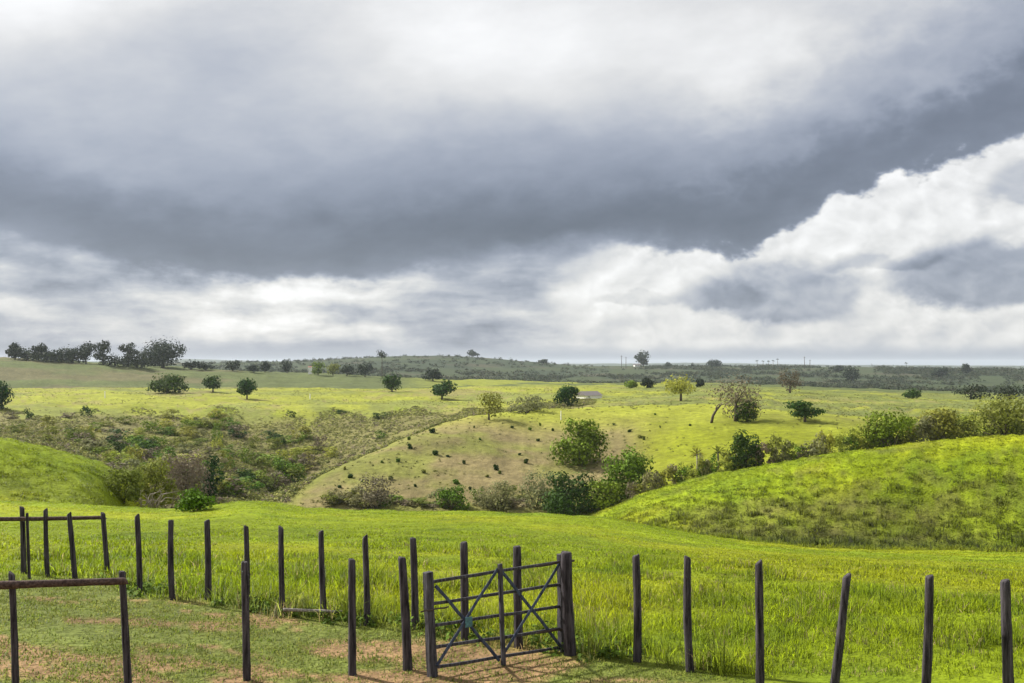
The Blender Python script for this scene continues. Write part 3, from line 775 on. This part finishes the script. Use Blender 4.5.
# plateau trees
for px, yb, yt_, w, m, n, tr, lab in (
    (168, 393, 376, 34, 'dark', 900, .08, 'wide low dark tree clump on the bright plateau, left of the small round tree'),
    (213, 392, 377, 18, 'dark', 420, .25, 'smallest round tree on a short trunk on the bright plateau'),
    (247, 399.5, 380, 20, 'dark', 520, .25, 'round tree standing nearest the valley edge of the plateau'),
    (392, 391.5, 374, 21, 'dark', 520, .15, 'dark oval tree at the back of the bright plateau'),
    (433, 381, 369, 19, 'far', 380, .15, 'dark tree half hidden behind the layered plateau tree'),
    (442, 399.5, 380, 28, 'dark', 620, .22, 'layered dark tree with low spreading branches on the plateau'),
    (568, 406, 386, 25, 'dark', 800, .08, 'dense round dark tree beside the grey-roofed shed'),
    (489, 420, 392, 27, 'olive', 420, .15, 'feathery olive-brown tree at the valley head'),
    (681, 401, 376, 33, 'yellow', 520, .28, 'pale yellow-green spreading tree with a dark forked trunk'),
    (805, 422, 402.5, 35, 'dark', 800, .25, 'wide flat dark tree on a stout trunk in the right field'),
    (-3, 410, 387, 22, 'dark', 700, .08, 'dark tree cut off by the left border at the plateau edge')):
    tree(lab, px, yb, yt_, w, m, n=n, lobes=10, leafpx=2.4, trunk=tr, rmin=230, flat=.4 if px in (442, 805) else 0)
tree('big brown-grey thinly leaved tree with a rounded crown, tallest in the right field', 736, 421, 378, 52, 'tan', n=800, lobes=14, leafpx=2.2, trunk=.08, rmin=230)
tree('dense dark green round tree at the right foot of the big brown-grey tree', 747, 422, 399, 22, 'dark', n=520, lobes=8, leafpx=2.3, trunk=.05, rmin=230)
def bare_trunk():
    X, Y, Z, r = hit(711, 423, 230); s = r / F
    bm = bmesh.new()
    tube(bm, [(0, 0, -.5), (2 * s, 0, 7 * s), (5 * s, 0, 12 * s), (9.5 * s, 0, 17.5 * s)], [1.5 * s, 1.3 * s, 1.1 * s, .7 * s], 7)
    tube(bm, [(5 * s, 0, 12 * s), (6 * s, 0, 17 * s), (10 * s, 1 * s, 19 * s)], [.8 * s, .6 * s, .3 * s], 6)
    tube(bm, [(9.5 * s, 0, 17.5 * s), (13 * s, 0, 18 * s)], [.6 * s, .2 * s], 6)
    o = link('dead_tree', bm_mesh('dead_tree', bm), M['bark'], loc=(X, Y, Z)); tag(o, 'bare dark leaning tree trunk left of the big brown-grey tree', 'dead tree')
bare_trunk()

# bushes
def bush(label, px, yb, ytop, wpx, m, n=900, leafpx=3.0, rmin=90, group=None, lobes=12, name='bush', stems=4):
    X, Y, Z, r = hit(px, yb, rmin)
    px_m = r / F; h = (yb - ytop) * px_m; w = wpx * px_m
    rs = random.Random(int(px * 13 + yb))
    t = empty(name, (X, Y, Z)); tag(t, label, 'bush', group)
    (V, fn, idx), cs = crown_geo(rs, w, h * .97, h * .03, lobes + 6, int(n * 1.7), leafpx * px_m * .9, core=False, lump=.72)
    link('foliage', np_mesh('foliage', V, fn, idx), M[m], t)
    bm = bmesh.new()
    for k in range(stems):
        c = cs[k]; tube(bm, [(rs.uniform(-.06, .06) * w, rs.uniform(-.06, .06) * w, -.1 * h), (c[0] * .5, c[1] * .5, c[2] * .5), (c[0], c[1], c[2])], [w * .018, w * .012, w * .005], 5)
    link('stem', bm_mesh('stem', bm), M['bark'], t)
    return t
bush('large round dark green bush alone on the dry middle hill', 580, 465, 420, 54, 'mid', 2600, 3.4, 175, lobes=20)
bush('tall dark green bush just behind the crest where the right hill begins', 626, 497, 450, 50, 'mid', 2300, 3.4, 112, lobes=18)
bush('wide dark bush low in the notch left of the right hill', 574, 516, 473, 62, 'dark', 2600, 3.4, 112, lobes=18)
bush('lower green bush filling the gap between the two dark notch bushes', 605, 507, 482, 40, 'mid', 1300, 3.0, 112)
bush('brownish-pink twiggy bush in the thicket below the left knoll', 183, 508, 456, 56, 'tan', 2600, 2.6, 44, lobes=16)
bush('dark green slender bush right beside the brownish-pink twiggy bush', 212, 504, 458, 20, 'dark', 900, 3.2, 44)
bush('olive bush in the middle of the thicket left of the twiggy bush', 152, 505, 462, 44, 'olive', 1700, 3.2, 44)
bush('green bush at the left end of the thicket under the knoll', 122, 500, 470, 40, 'olive', 1200, 3.2, 44)
bush('low green bush in front of the twiggy bush', 196, 511, 491, 34, 'mid', 900, 3.2, 44)
bush('small tan bush at the valley bottom right of the thicket', 276, 492, 473, 26, 'tan', 700, 2.4, 120)
bush('dark blue-green bush at the valley bottom above the small tan bush', 287, 481, 458, 34, 'mid', 900, 2.6, 180)
bush('grey-brown low bush at the foot of the dry middle hill', 372, 508, 476, 44, 'tan', 1200, 2.4, 150)
bush('green bush at the foot of the dry middle hill, right of the grey-brown one', 452, 510, 487, 34, 'mid', 900, 2.8, 150)
bush('pale feathery bush at the foot of the dry middle hill, left of the notch', 497, 510, 480, 42, 'pale', 1100, 2.5, 150)
bush('pale bush right against the wide dark notch bush', 536, 508, 471, 36, 'pale', 1000, 2.5, 150)
bush('broad pale grey-green bush mound beside the feathery olive tree', 526, 413, 396, 44, 'pale', 900, 2.4, 230)

def dead_branches():
    X, Y, Z, r = hit(137, 507, 50); s = r / F
    rs = random.Random(4); bm = bmesh.new()
    for k in range(34):
        x0 = rs.uniform(-22, 22); th = rs.uniform(-1.1, 1.1); Ln = rs.uniform(10, 30)
        a = Vector((x0, rs.uniform(-6, 6), 0)); b = a + Vector((math.sin(th) * Ln * .5, rs.uniform(-4, 4), math.cos(th) * Ln * .55)); c = b + Vector((math.sin(th + rs.uniform(-.6, 1.2)) * Ln * .5, rs.uniform(-3, 3), math.cos(th + .8) * Ln * .4))
        tube(bm, [a * s, b * s, c * s], [.45 * s, .35 * s, .15 * s], 5)
    o = link('dead_branches', bm_mesh('dead_branches', bm), M['dead'], loc=(X, Y, Z - .1)); tag(o, 'tangle of bleached dead branches at the front of the thicket below the knoll', 'branches')
dead_branches()

# repeated shrubs share a few meshes
PROTO = {}
def proto(m, k):
    if (m, k) not in PROTO:
        rs = random.Random(hash(k) % 1000 + len(PROTO)); (V, fn, idx), cs = crown_geo(rs, 1, 1, 0.0, 13, 560, .11 if k < 10 else .26, core=False, lump=.55 if k < 10 else .85)
        me = np_mesh('shrub', V, fn, idx); me.materials.append(M[m]); PROTO[(m, k)] = me
    return PROTO[(m, k)]
def shrub(px, yb, hpx, wpx, m, label, group, rmin=90, name='shrub'):
    X, Y, Z, r = hit(px, yb, rmin); s = r / F
    o = link(name, proto(m, random.randrange(4) + (10 if name == 'small_plant' else 0)), None, loc=(X, Y, Z - .05 * hpx * s))
    o.scale = (wpx * s, wpx * s, hpx * s); o.rotation_euler = (0, 0, random.uniform(0, 6.28)); tag(o, label, 'shrub', group)
    return o

# ravine row behind the right hill
crest = lambda px: float(np.interp(px, [600, 650, 700, 750, 800, 850, 900, 960, 1024], [511, 491, 477, 467, 459, 452, 445, 438, 436]))
for px, hp, w, m, lab in ((890, 33, 46, 'mid', 'full green bush in the ravine row, left of the rounded olive one'),
                          (940, 29, 38, 'olive', 'olive rounded bush in the ravine row behind the right hill'),
                          (1003, 37, 54, 'olive', 'biggest bush of the ravine row, by the right border'),
                          (748, 36, 34, 'dark', 'darkest bush of the ravine row, right of the spiky pale plants')):
    bush(lab, px, crest(px) + 3, crest(px) - hp, w, m, 1500, 3.0, 109, 'bushes of the ravine row')
for k in range(58):
    px = 634 + k * 6.9 + random.uniform(-3, 3)
    m = random.choice(['pale', 'olive', 'tan', 'olive', 'yellow', 'yellow', 'pale', 'mid'])
    hp = random.uniform(11, 25) * (1.1 if px > 690 else 1.0)
    lab = {'pale': 'pale grey-green low shrub in the ravine row behind the right hill crest', 'olive': 'olive low shrub in the ravine row behind the right hill crest',
           'tan': 'brownish dry low shrub in the ravine row behind the right hill crest', 'yellow': 'light yellow-green low shrub in the ravine row behind the right hill crest',
           'mid': 'full green low shrub in the ravine row behind the right hill crest'}[m]
    shrub(px, crest(px) + 2, hp + 2, random.uniform(15, 27), m, lab, 'low shrubs of the ravine row', 109)
# valley side shrubs
vs = 0
while vs < 165:
    px = random.uniform(8, 470); yb = random.uniform(412, 500)
    lim = float(np.interp(px, [0, 60, 105, 150, 200, 270, 330, 400, 470], [437, 450, 466, 500, 505, 500, 468, 438, 414])) - 4
    if yb > lim or random.random() > .06 + (.45 if px < 235 and yb > 414 else 0) + .94 * max(0, (yb - 425) / 65): continue
    m = random.choice(['olive', 'olive', 'olive', 'mid', 'mid', 'pale', 'tan', 'yellow', 'yellow', 'dark'])
    lab = {'pale': 'pale grey-green shrub on the scrubby left valley side', 'olive': 'olive shrub on the scrubby left valley side', 'tan': 'brownish dry shrub on the scrubby left valley side',
           'yellow': 'light yellow-green shrub on the scrubby left valley side', 'mid': 'full green shrub on the scrubby left valley side', 'dark': 'dark green shrub on the scrubby left valley side'}[m]
    k = .6 + .8 * (yb - 405) / 90
    shrub(px, yb + 1, random.uniform(6, 16) * k, random.uniform(11, 30) * k, m, lab, 'shrubs of the left valley side', 170); vs += 1
for k in range(44):
    px = random.uniform(322, 566); m = random.choice(['pale', 'tan', 'olive', 'olive', 'mid', 'pale'])
    lab = {'pale': 'pale grey-green low shrub at the foot of the dry middle hill', 'tan': 'brownish dry low shrub at the foot of the dry middle hill',
           'olive': 'olive low shrub at the foot of the dry middle hill', 'mid': 'full green low shrub at the foot of the dry middle hill'}[m]
    shrub(px, random.uniform(499, 509), random.uniform(4, 12) * (1.2 if px > 430 or px < 400 else .8), random.uniform(12, 30), m, lab, 'low shrubs at the foot of the middle hill', 150)
# dark small plants dotted over the middle hill
for px, yb, hp in ((272, 0, 0),) * 0 + tuple((x, y, h) for x, y, h in (
    (436, 455, 7), (409, 440, 5), (410, 449, 6), (464, 464, 5), (496, 470, 8), (500, 474, 6), (487, 477, 6), (398, 462, 5), (382, 463, 4), (432, 433, 6), (474, 428, 4), (448, 457, 4),
    (512, 428, 5), (530, 430, 4), (540, 426, 4), (553, 431, 4), (526, 463, 5), (538, 441, 4), (424, 473, 5), (456, 484, 6), (391, 480, 5), (350, 478, 5), (340, 488, 5), (362, 482, 4),
    (345, 470, 4), (415, 487, 5), (470, 490, 5), (506, 487, 5), (520, 455, 3), (480, 440, 3), (630, 432, 4), (640, 438, 5), (644, 440, 5), (614, 425, 3), (660, 428, 3), (690, 426, 3), (603, 441, 4), (655, 415, 3))):
    shrub(px, yb, hp * random.uniform(.4, .9), hp * random.uniform(.5, 1.1), random.choice(['dark', 'mid', 'dark', 'olive']), 'small low plant dotted on the grazed slope of the middle hill', 'small plants dotted over the middle hill', 170, 'small_plant')
# spiky pale plants in the ravine row
def spiky(px, yb, hp, label):
    X, Y, Z, r = hit(px, yb, 109); s = r / F; rs = random.Random(int(px)); bm = bmesh.new()
    t = empty('spiky_plant', (X, Y, Z)); tag(t, label, 'plant', 'spiky pale plants of the ravine row')
    tube(bm, [(0, 0, -.3), (.4 * s, 0, hp * .35 * s), (0, 0, hp * .6 * s)], [1.1 * s, .9 * s, .8 * s], 6)
    link('stem', bm_mesh('stem', bm), M['grey'], t)
    bm = bmesh.new()
    for k in range(34):
        th = rs.uniform(0, 6.28); el = rs.uniform(-.5, 1.4); Ln = rs.uniform(6, 11) * s
        d = Vector((math.cos(th) * math.cos(el), math.sin(th) * math.cos(el), math.sin(el))); c = Vector((0, 0, hp * .6 * s)); sd = d.cross(Vector((0, 0, 1))).normalized() * .55 * s
        m1 = c + d * Ln * .55; e2 = c + d * Ln - Vector((0, 0, Ln * .18))
        v = [bm.verts.new(q) for q in (c - sd * .6, c + sd * .6, m1 + sd, e2, m1 - sd)]
        bm.faces.new(v)
    me = bpy.data.meshes.new('leaves'); bm.to_mesh(me); bm.free(); link('leaves', me, M['olive'], t)
for px, yb, hp, lab in ((697, 476, 36, 'tallest spiky plant on a pale stem at the left of the spiky group'), (718, 473, 34, 'spiky plant right of the tallest spiky one, leaves drooping'),
                        (737, 470, 28, 'short spiky plant beside the darkest bush of the ravine row')):
    spiky(px, yb, hp, lab)

# ------------------------------------------------------------------ far buildings, poles, palms
def box(bm, c, s):
    r = bmesh.ops.create_cube(bm, size=1, matrix=Matrix.Translation(c) @ Matrix.Diagonal((*s, 1)))
def house(name, label, px, yb, wpx, hpx, roofpx, rmin, wall, roof, depth=.7, rz=.2, win=3):
    X, Y, Z, r = hit(px, yb, rmin); s = r / F; w, h, rf, d = wpx * s, hpx * s, roofpx * s, wpx * s * depth
    t = empty(name, (X, Y, Z), rz); tag(t, label, 'building')
    bm = bmesh.new(); box(bm, (0, 0, h / 2 - .5), (w, d, h + 1)); link('wall', bm_mesh('wall', bm), M[wall], t)
    bm = bmesh.new(); o = .06 * w
    v = [bm.verts.new(p) for p in ((-w / 2 - o, -d / 2 - o, h), (w / 2 + o, -d / 2 - o, h), (w / 2 + o, d / 2 + o, h), (-w / 2 - o, d / 2 + o, h), (-w / 2 - o, 0, h + rf), (w / 2 + o, 0, h + rf))]
    for f in ((0, 1, 5, 4), (2, 3, 4, 5), (0, 4, 3), (1, 2, 5), (3, 2, 1, 0)): bm.faces.new([v[i] for i in f])
    link('roof', bm_mesh('roof', bm), M[roof], t)
    for k in range(win):
        bm = bmesh.new(); box(bm, (w * (-.32 + .32 * k), -d / 2 - .01, h * .5), (w * .1, .06, h * .36)); link('window', bm_mesh('window', bm), M['pane'], t)
house('farmhouse', 'tiny white farmhouse under the tall round tree on the skyline', 637.5, 366.5, 7, 1.7, 1.2, 1800, 'white', 'roof')
house('shed', 'low grey-roofed shed with a white gable right of the dense round tree', 589, 398, 19, 2.6, 4.2, 330, 'white', 'roof', .9, .55, 1)
house('white_hut', 'narrow white hut left of the dull green tree on the far hill', 310, 374, 3.4, 6.5, 1.2, 760, 'white', 'tile', 1.0, .1, 1)
def pole(px, yb, yt_, rmin, label, name='utility_pole'):
    X, Y, Z, r = hit(px, yb, rmin); s = r / F; h = (yb - yt_) * s
    t = empty(name, (X, Y, Z)); tag(t, label, 'pole', 'far utility poles')
    bm = bmesh.new(); tube(bm, [(0, 0, -1), (0, 0, h)], [.30 * s, .22 * s], 8); link('shaft', bm_mesh('shaft', bm), M['bark'], t)
    bm = bmesh.new(); box(bm, (0, -.25 * s, h * .92), (2.0 * s, .14 * s, .2 * s)); link('crossarm', bm_mesh('crossarm', bm), M['bark'], t)
pole(621.5, 368, 355.5, 1800, 'left pole of the pair on the skyline left of the farmhouse tree')
pole(626, 368, 357, 1800, 'right pole of the pair on the skyline left of the farmhouse tree')
pole(804.5, 369, 357, 1800, 'left pole of the pair on the right skyline')
pole(810, 369, 360, 1800, 'right pole of the pair on the right skyline')
def palm(px, yb, yt_, rmin):
    X, Y, Z, r = hit(px, yb, rmin); s = r / F; h = (yb - yt_) * s; rs = random.Random(int(px))
    t = empty('palm_tree', (X, Y, Z)); tag(t, 'tiny tall palm in the sparse row on the right skyline', 'palm', 'palms on the right skyline')
    bm = bmesh.new(); tube(bm, [(0, 0, -1), (.3 * s, 0, h * .5), (0, 0, h * .92)], [.28 * s, .2 * s, .16 * s], 6); link('trunk', bm_mesh('trunk', bm), M['bark'], t)
    bm = bmesh.new(); c = Vector((0, 0, h * .92))
    for k in range(13):
        th = k * 2.4; el = rs.uniform(-.2, .9); d = Vector((math.cos(th) * math.cos(el), math.sin(th) * math.cos(el), math.sin(el))); Ln = 1.9 * s
        sd = d.cross(Vector((0, 0, 1))).normalized() * .3 * s
        bm.faces.new([bm.verts.new(q) for q in (c, c + d * Ln * .5 + sd, c + d * Ln - Vector((0, 0, .5 * s)), c + d * Ln * .5 - sd)])
    me = bpy.data.meshes.new('crown'); bm.to_mesh(me); bm.free(); link('crown', me, M['far'], t)
for px, y in ((757, 360.5), (763, 361), (768.5, 361), (773, 360.5), (777.5, 359), (906, 363)): palm(px, 368.5, y, 1800)
def marker(px, yb, yt_, rmin, label):
    X, Y, Z, r = hit(px, yb, rmin); s = r / F
    o = link('marker_post', log_mesh('marker_post', (0, 0, -.2), (0, 0, (yb - yt_) * s), .5 * s, int(px)), M['white'], loc=(X, Y, Z)); tag(o, label, 'post')
marker(105, 398, 392, 380, 'pale thin post on the plateau under the left hilltop trees')
marker(310, 399, 394, 380, 'pale thin post on the plateau in line with the white hut')
marker(561, 420, 411, 230, 'pale thin post above the large round bush on the middle hill')

# ------------------------------------------------------------------ air
def haze():
    m, nt, out = mat('haze_air')
    v = nd(nt, 'ShaderNodeVolumePrincipled'); v.inputs['Color'].default_value = (.80, .89, 1.0, 1); v.inputs['Density'].default_value = HAZE; v.inputs['Anisotropy'].default_value = .2
    nt.links.new(v.outputs[0], out.inputs['Volume'])
    lo = float(ZZ.min()) - 1.0; hi = 60.0; s = 16400.0
    bm = bmesh.new(); box(bm, (0, 0, (lo + hi) / 2), (2 * s, 2 * s, hi - lo))
    o = link('haze', bm_mesh('haze', bm), m); tag(o, 'thin bluish haze over the whole valley', 'haze', kind='stuff')
HAZE = 0.000045
haze()

# ------------------------------------------------------------------ light and sky
EXPO = 0.85
SUN_EL, SUN_AZ = rad(39), rad(-60)            # from the left and a little beyond
sd = Vector((math.sin(SUN_AZ) * math.cos(SUN_EL), math.cos(SUN_AZ) * math.cos(SUN_EL), math.sin(SUN_EL)))
sun = bpy.data.lights.new('sun', 'SUN'); sun.energy = 5.0; sun.angle = rad(2.0); sun.color = (1.0, .95, .86)
so = bpy.data.objects.new('sun', sun); COL.objects.link(so); so.rotation_euler = sd.to_track_quat('Z', 'Y').to_euler(); so.location = (-50, 50, 80)

def sky():
    w = bpy.data.worlds.new('World'); SC.world = w; w.use_nodes = True
    nt = w.node_tree; nt.nodes.clear(); lk = nt.links.new
    out = nt.nodes.new('ShaderNodeOutputWorld')
    class S:                                   # a socket with arithmetic
        def __init__(s, k): s.k = k
        def __add__(a, b): return mth('ADD', a, b)
        def __radd__(a, b): return mth('ADD', b, a)
        def __sub__(a, b): return mth('SUBTRACT', a, b)
        def __rsub__(a, b): return mth('SUBTRACT', b, a)
        def __mul__(a, b): return mth('MULTIPLY', a, b)
        def __rmul__(a, b): return mth('MULTIPLY', b, a)
        def __truediv__(a, b): return mth('DIVIDE', a, b)
    def put(v, sock):
        if isinstance(v, S): lk(v.k, sock)
        else: sock.default_value = v
    def mth(op, a, b=None, clamp=False):
        n = nt.nodes.new('ShaderNodeMath'); n.operation = op; n.use_clamp = clamp
        put(a, n.inputs[0])
        if b is not None: put(b, n.inputs[1])
        return S(n.outputs[0])
    def ss(lo, hi, v):
        n = nt.nodes.new('ShaderNodeMapRange'); n.interpolation_type = 'SMOOTHSTEP'; put(v, n.inputs['Value'])
        n.inputs['From Min'].default_value = lo; n.inputs['From Max'].default_value = hi; return S(n.outputs[0])
    def ss_dec(lo, hi, v): return 1.0 - ss(lo, hi, v)
    def mix(a, b, f): return a + (b - a) * f if isinstance(b, S) or isinstance(a, S) else f * (b - a) + a
    def fcurve(v, pts, lo, hi, vlo, vhi):
        n = nt.nodes.new('ShaderNodeFloatCurve'); c = n.mapping.curves[0]
        ps = [((x - lo) / (hi - lo), (y - vlo) / (vhi - vlo)) for x, y in pts]
        c.points[0].location = ps[0]; c.points[1].location = ps[-1]
        for p in ps[1:-1]: c.points.new(*p)
        n.mapping.use_clip = False; n.mapping.update()
        put((v - lo) / (hi - lo), n.inputs['Value'])
        return S(n.outputs[0]) * (vhi - vlo) + vlo
    tc = nt.nodes.new('ShaderNodeTexCoord'); sx = nt.nodes.new('ShaderNodeSeparateXYZ'); lk(tc.outputs['Generated'], sx.inputs[0])
    x, y, z = (S(sx.outputs[i]) for i in range(3))
    A = mth('ARCTAN2', x, y) * (180 / math.pi); E = mth('ARCSINE', z) * (180 / math.pi)
    def noise(ax, ex, seed, det=5, rough=.55, a=None, e=None, dist=0.0):
        c = nt.nodes.new('ShaderNodeCombineXYZ'); put((A if a is None else a) * ax, c.inputs[0]); put((E if e is None else e) * ex, c.inputs[1]); c.inputs[2].default_value = seed
        n = nt.nodes.new('ShaderNodeTexNoise'); n.inputs['Scale'].default_value = 1; n.inputs['Detail'].default_value = det; n.inputs['Roughness'].default_value = rough; n.inputs['Distortion'].default_value = dist
        lk(c.outputs[0], n.inputs['Vector']); return S(n.outputs['Fac'])
    ad = lambda px: math.degrees(az_of(px)); ed = lambda py: (YH - py) / F * 57.3 * .985
    wa = noise(.16, .22, 3.1, 5) - .5; we = noise(.16, .22, 9.7, 5) - .5
    A2 = A + wa * 6.0; E2 = E + we * 3.0
    def blob(px, py, wpx, hpx, a=None, e=None):
        dx = ((A2 if a is None else a) - ad(px)) / (wpx / F * 57.3); dy = ((E2 if e is None else e) - ed(py)) / (hpx / F * 57.3)
        return mth('POWER', 2.718, (dx * dx + dy * dy) * -1.0)
    low = fcurve(A, [(ad(p), ed(q)) for p, q in ((-500, 225), (0, 246), (70, 258), (130, 272), (250, 284), (350, 281), (450, 268), (560, 256), (650, 250), (735, 243), (790, 222), (850, 192), (950, 166), (1024, 142), (1300, 70))], ad(-500), ad(1300), 0, 20)
    edge_n = noise(.55, .9, 2.2, 6, .6) - .5
    def billow(ax, seed, da=0.0, de=0.0):          # rounded heaps with creases between
        n1 = mth('ABSOLUTE', noise(ax, ax * 1.35, seed, 2, .4, A + wa * 2.0 + da, E + we + de) * 2.0 - 1.0)
        n2 = mth('ABSOLUTE', noise(ax * 2.3, ax * 3.1, seed + 7, 3, .5, A + wa * 2.0 + da, E + we + de) * 2.0 - 1.0)
        return n1 * .75 + n2 * .35
    rgt = ss(ad(600), ad(760), A)
    b0 = billow(.34, 71.0)
    h = E + we * 1.1 + edge_n * (1.3 + rgt * .9) + (.35 - b0) * rgt * 2.6 + (noise(.22, .4, 61.0, 5, .55) - .5) * 2.0 * (1.0 - rgt) - low
    # the dark deck
    Vs = fcurve(mth('MINIMUM', mth('MAXIMUM', h, -1.0), 19.0), ((-1, .60), (0, .555), (1.5, .51), (2.6, .53), (4.0, .62), (6, .70), (7.5, .78), (9.5, .85), (12, .89), (16, .92), (19, .92)), -1, 19, 0, 1)
    lft = ss_dec(ad(40), ad(420), A)
    Vs = Vs + lft * ss(1.2, 4.5, h) * ss_dec(5.0, 10.0, h) * .06 + ss_dec(ad(-40), ad(110), A) * ss_dec(0, 3, h) * .08
    Vs = Vs - blob(215, 70, 140, 70) * .13 + blob(450, 45, 150, 50) * .08 + blob(40, 25, 110, 50) * .16 + blob(640, 70, 170, 45) * .05 + blob(800, 70, 110, 45) * .08 + ss(ad(840), ad(960), A) * ss(2.0, 4.0, h) * .07
    Vs = Vs - blob(1010, 20, 110, 60) * .10 - blob(420, 212, 320, 50) * .07
    Vs = Vs + (noise(.10, .22, 5.5, 5, .5, A2, E2) - .5) * .14 + (noise(.35, .8, 8.8, 6, .6, A - E * .8, E) - .5) * .09
    # under the deck, left: layered bright gaps
    st = noise(.12, .62, 14.2, 5, .54, A + wa * 3.0, E + we * 1.0)
    Vl = .735 + (st - .5) * .72
    pf = noise(.34, .62, 21.0, 6, .56, A + wa * 3.0, E + we * 1.2)
    Vl = Vl + blob(265, 302, 50, 20) * .22 + blob(210, 318, 40, 10) * .14 + blob(375, 330, 50, 12) * .14 + blob(10, 316, 60, 12) * .16 - blob(90, 288, 100, 14) * .10 + blob(590, 300, 60, 30) * .12 + (pf - .5) * .50
    Vl = Vl + mth('POWER', 2.718, (h + .8) * (h + .8) * -2.0) * ss_dec(ad(380), ad(470), A) * ss(ad(30), ad(130), A) * .15
    Vl = Vl - blob(500, 280, 90, 22) * .10
    # right: sunlit heaps
    p1 = noise(.30, .46, 31.0, 7, .52, A2, E2)
    Vr = .945 + (billow(.30, 33.0) - billow(.30, 33.0, .45, -.5)) * .26 + (p1 - .5) * .18
    nb = (noise(.48, .62, 40.0, 6, .55) - .5)
    def dark(px, py, w_, h_, k):               # a heap in shade: lumpy top, flatter base
        dx = (A + nb * 2.4 - ad(px)) / (w_ / F * 57.3); dy = (E + nb * 1.6 - ed(py)) / (h_ / F * 57.3)
        dy = mth('MAXIMUM', dy, dy * -1.9)
        return ss(.14, .56, mth('POWER', 2.718, (dx * dx + dy * dy) * -1.0)) * k * (.55 + p1 * .9)
    Vr = Vr - dark(780, 303, 76, 38, .23) - dark(724, 301, 42, 20, .12) - dark(992, 288, 88, 38, .29) - dark(1030, 205, 36, 26, .16) - dark(640, 300, 50, 8, .08) - dark(880, 268, 50, 12, .10)
    Vr = Vr - ss_dec(ed(335), ed(300), E) * .07
    rr = ss(ad(520), ad(640), A + wa * 8.0)
    Vb = mix(Vl, Vr, rr)
    band = ss_dec(.35, 1.25, E + (noise(.25, .4, 50.0, 5) - .5) * .9)
    Vb = mix(Vb, .675, band * .92)
    hz = ss_dec(0.0, .5, E)
    deck = ss(-.30, .45, h)
    soft = ss(-.9, 1.8, h)
    mk = mix(deck, soft, blob(530, 265, 110, 90, A, E))
    V = mix(Vb, Vs, mk)
    V = mth('MINIMUM', mth('MAXIMUM', V, .30), 1.0)
    V = mth('POWER', V, 2.2) * (1.0 / 2 ** EXPO)
    # thick cloud is bluish, thin cloud neutral
    mx = nt.nodes.new('ShaderNodeMix'); mx.data_type = 'RGBA'
    put(ss(.10, .46, V), mx.inputs[0]); mx.inputs[6].default_value = (.845, .965, 1.24, 1); mx.inputs[7].default_value = (1.0, 1.0, 1.0, 1)
    vm = nt.nodes.new('ShaderNodeVectorMath'); vm.operation = 'SCALE'; lk(mx.outputs[2], vm.inputs[0]); put(V, vm.inputs['Scale'])
    bg = nt.nodes.new('ShaderNodeBackground'); lk(vm.outputs[0], bg.inputs[0]); bg.inputs[1].default_value = 1.0
    sk = nt.nodes.new('ShaderNodeTexSky'); sk.sky_type = 'NISHITA'; sk.sun_disc = False; sk.sun_elevation = SUN_EL; sk.sun_rotation = SUN_AZ
    bs = nt.nodes.new('ShaderNodeBackground'); lk(sk.outputs[0], bs.inputs[0]); bs.inputs[1].default_value = .08
    ms = nt.nodes.new('ShaderNodeMixShader'); ms.inputs[0].default_value = .93; lk(bs.outputs[0], ms.inputs[1]); lk(bg.outputs[0], ms.inputs[2])
    lk(ms.outputs[0], out.inputs[0])
sky()

# ------------------------------------------------------------------ render settings
SC.render.engine = 'CYCLES'
SC.view_settings.view_transform = 'Standard'; SC.view_settings.look = 'None'; SC.view_settings.exposure = EXPO; SC.view_settings.gamma = 1
SC.view_settings.use_curve_mapping = False
cy = SC.cycles
cy.use_denoising = True; cy.denoiser = 'OPENIMAGEDENOISE'
cy.max_bounces = 6; cy.diffuse_bounces = 2; cy.glossy_bounces = 2; cy.transmission_bounces = 3; cy.volume_bounces = 1; cy.transparent_max_bounces = 4
cy.use_adaptive_sampling = True; cy.adaptive_threshold = .01
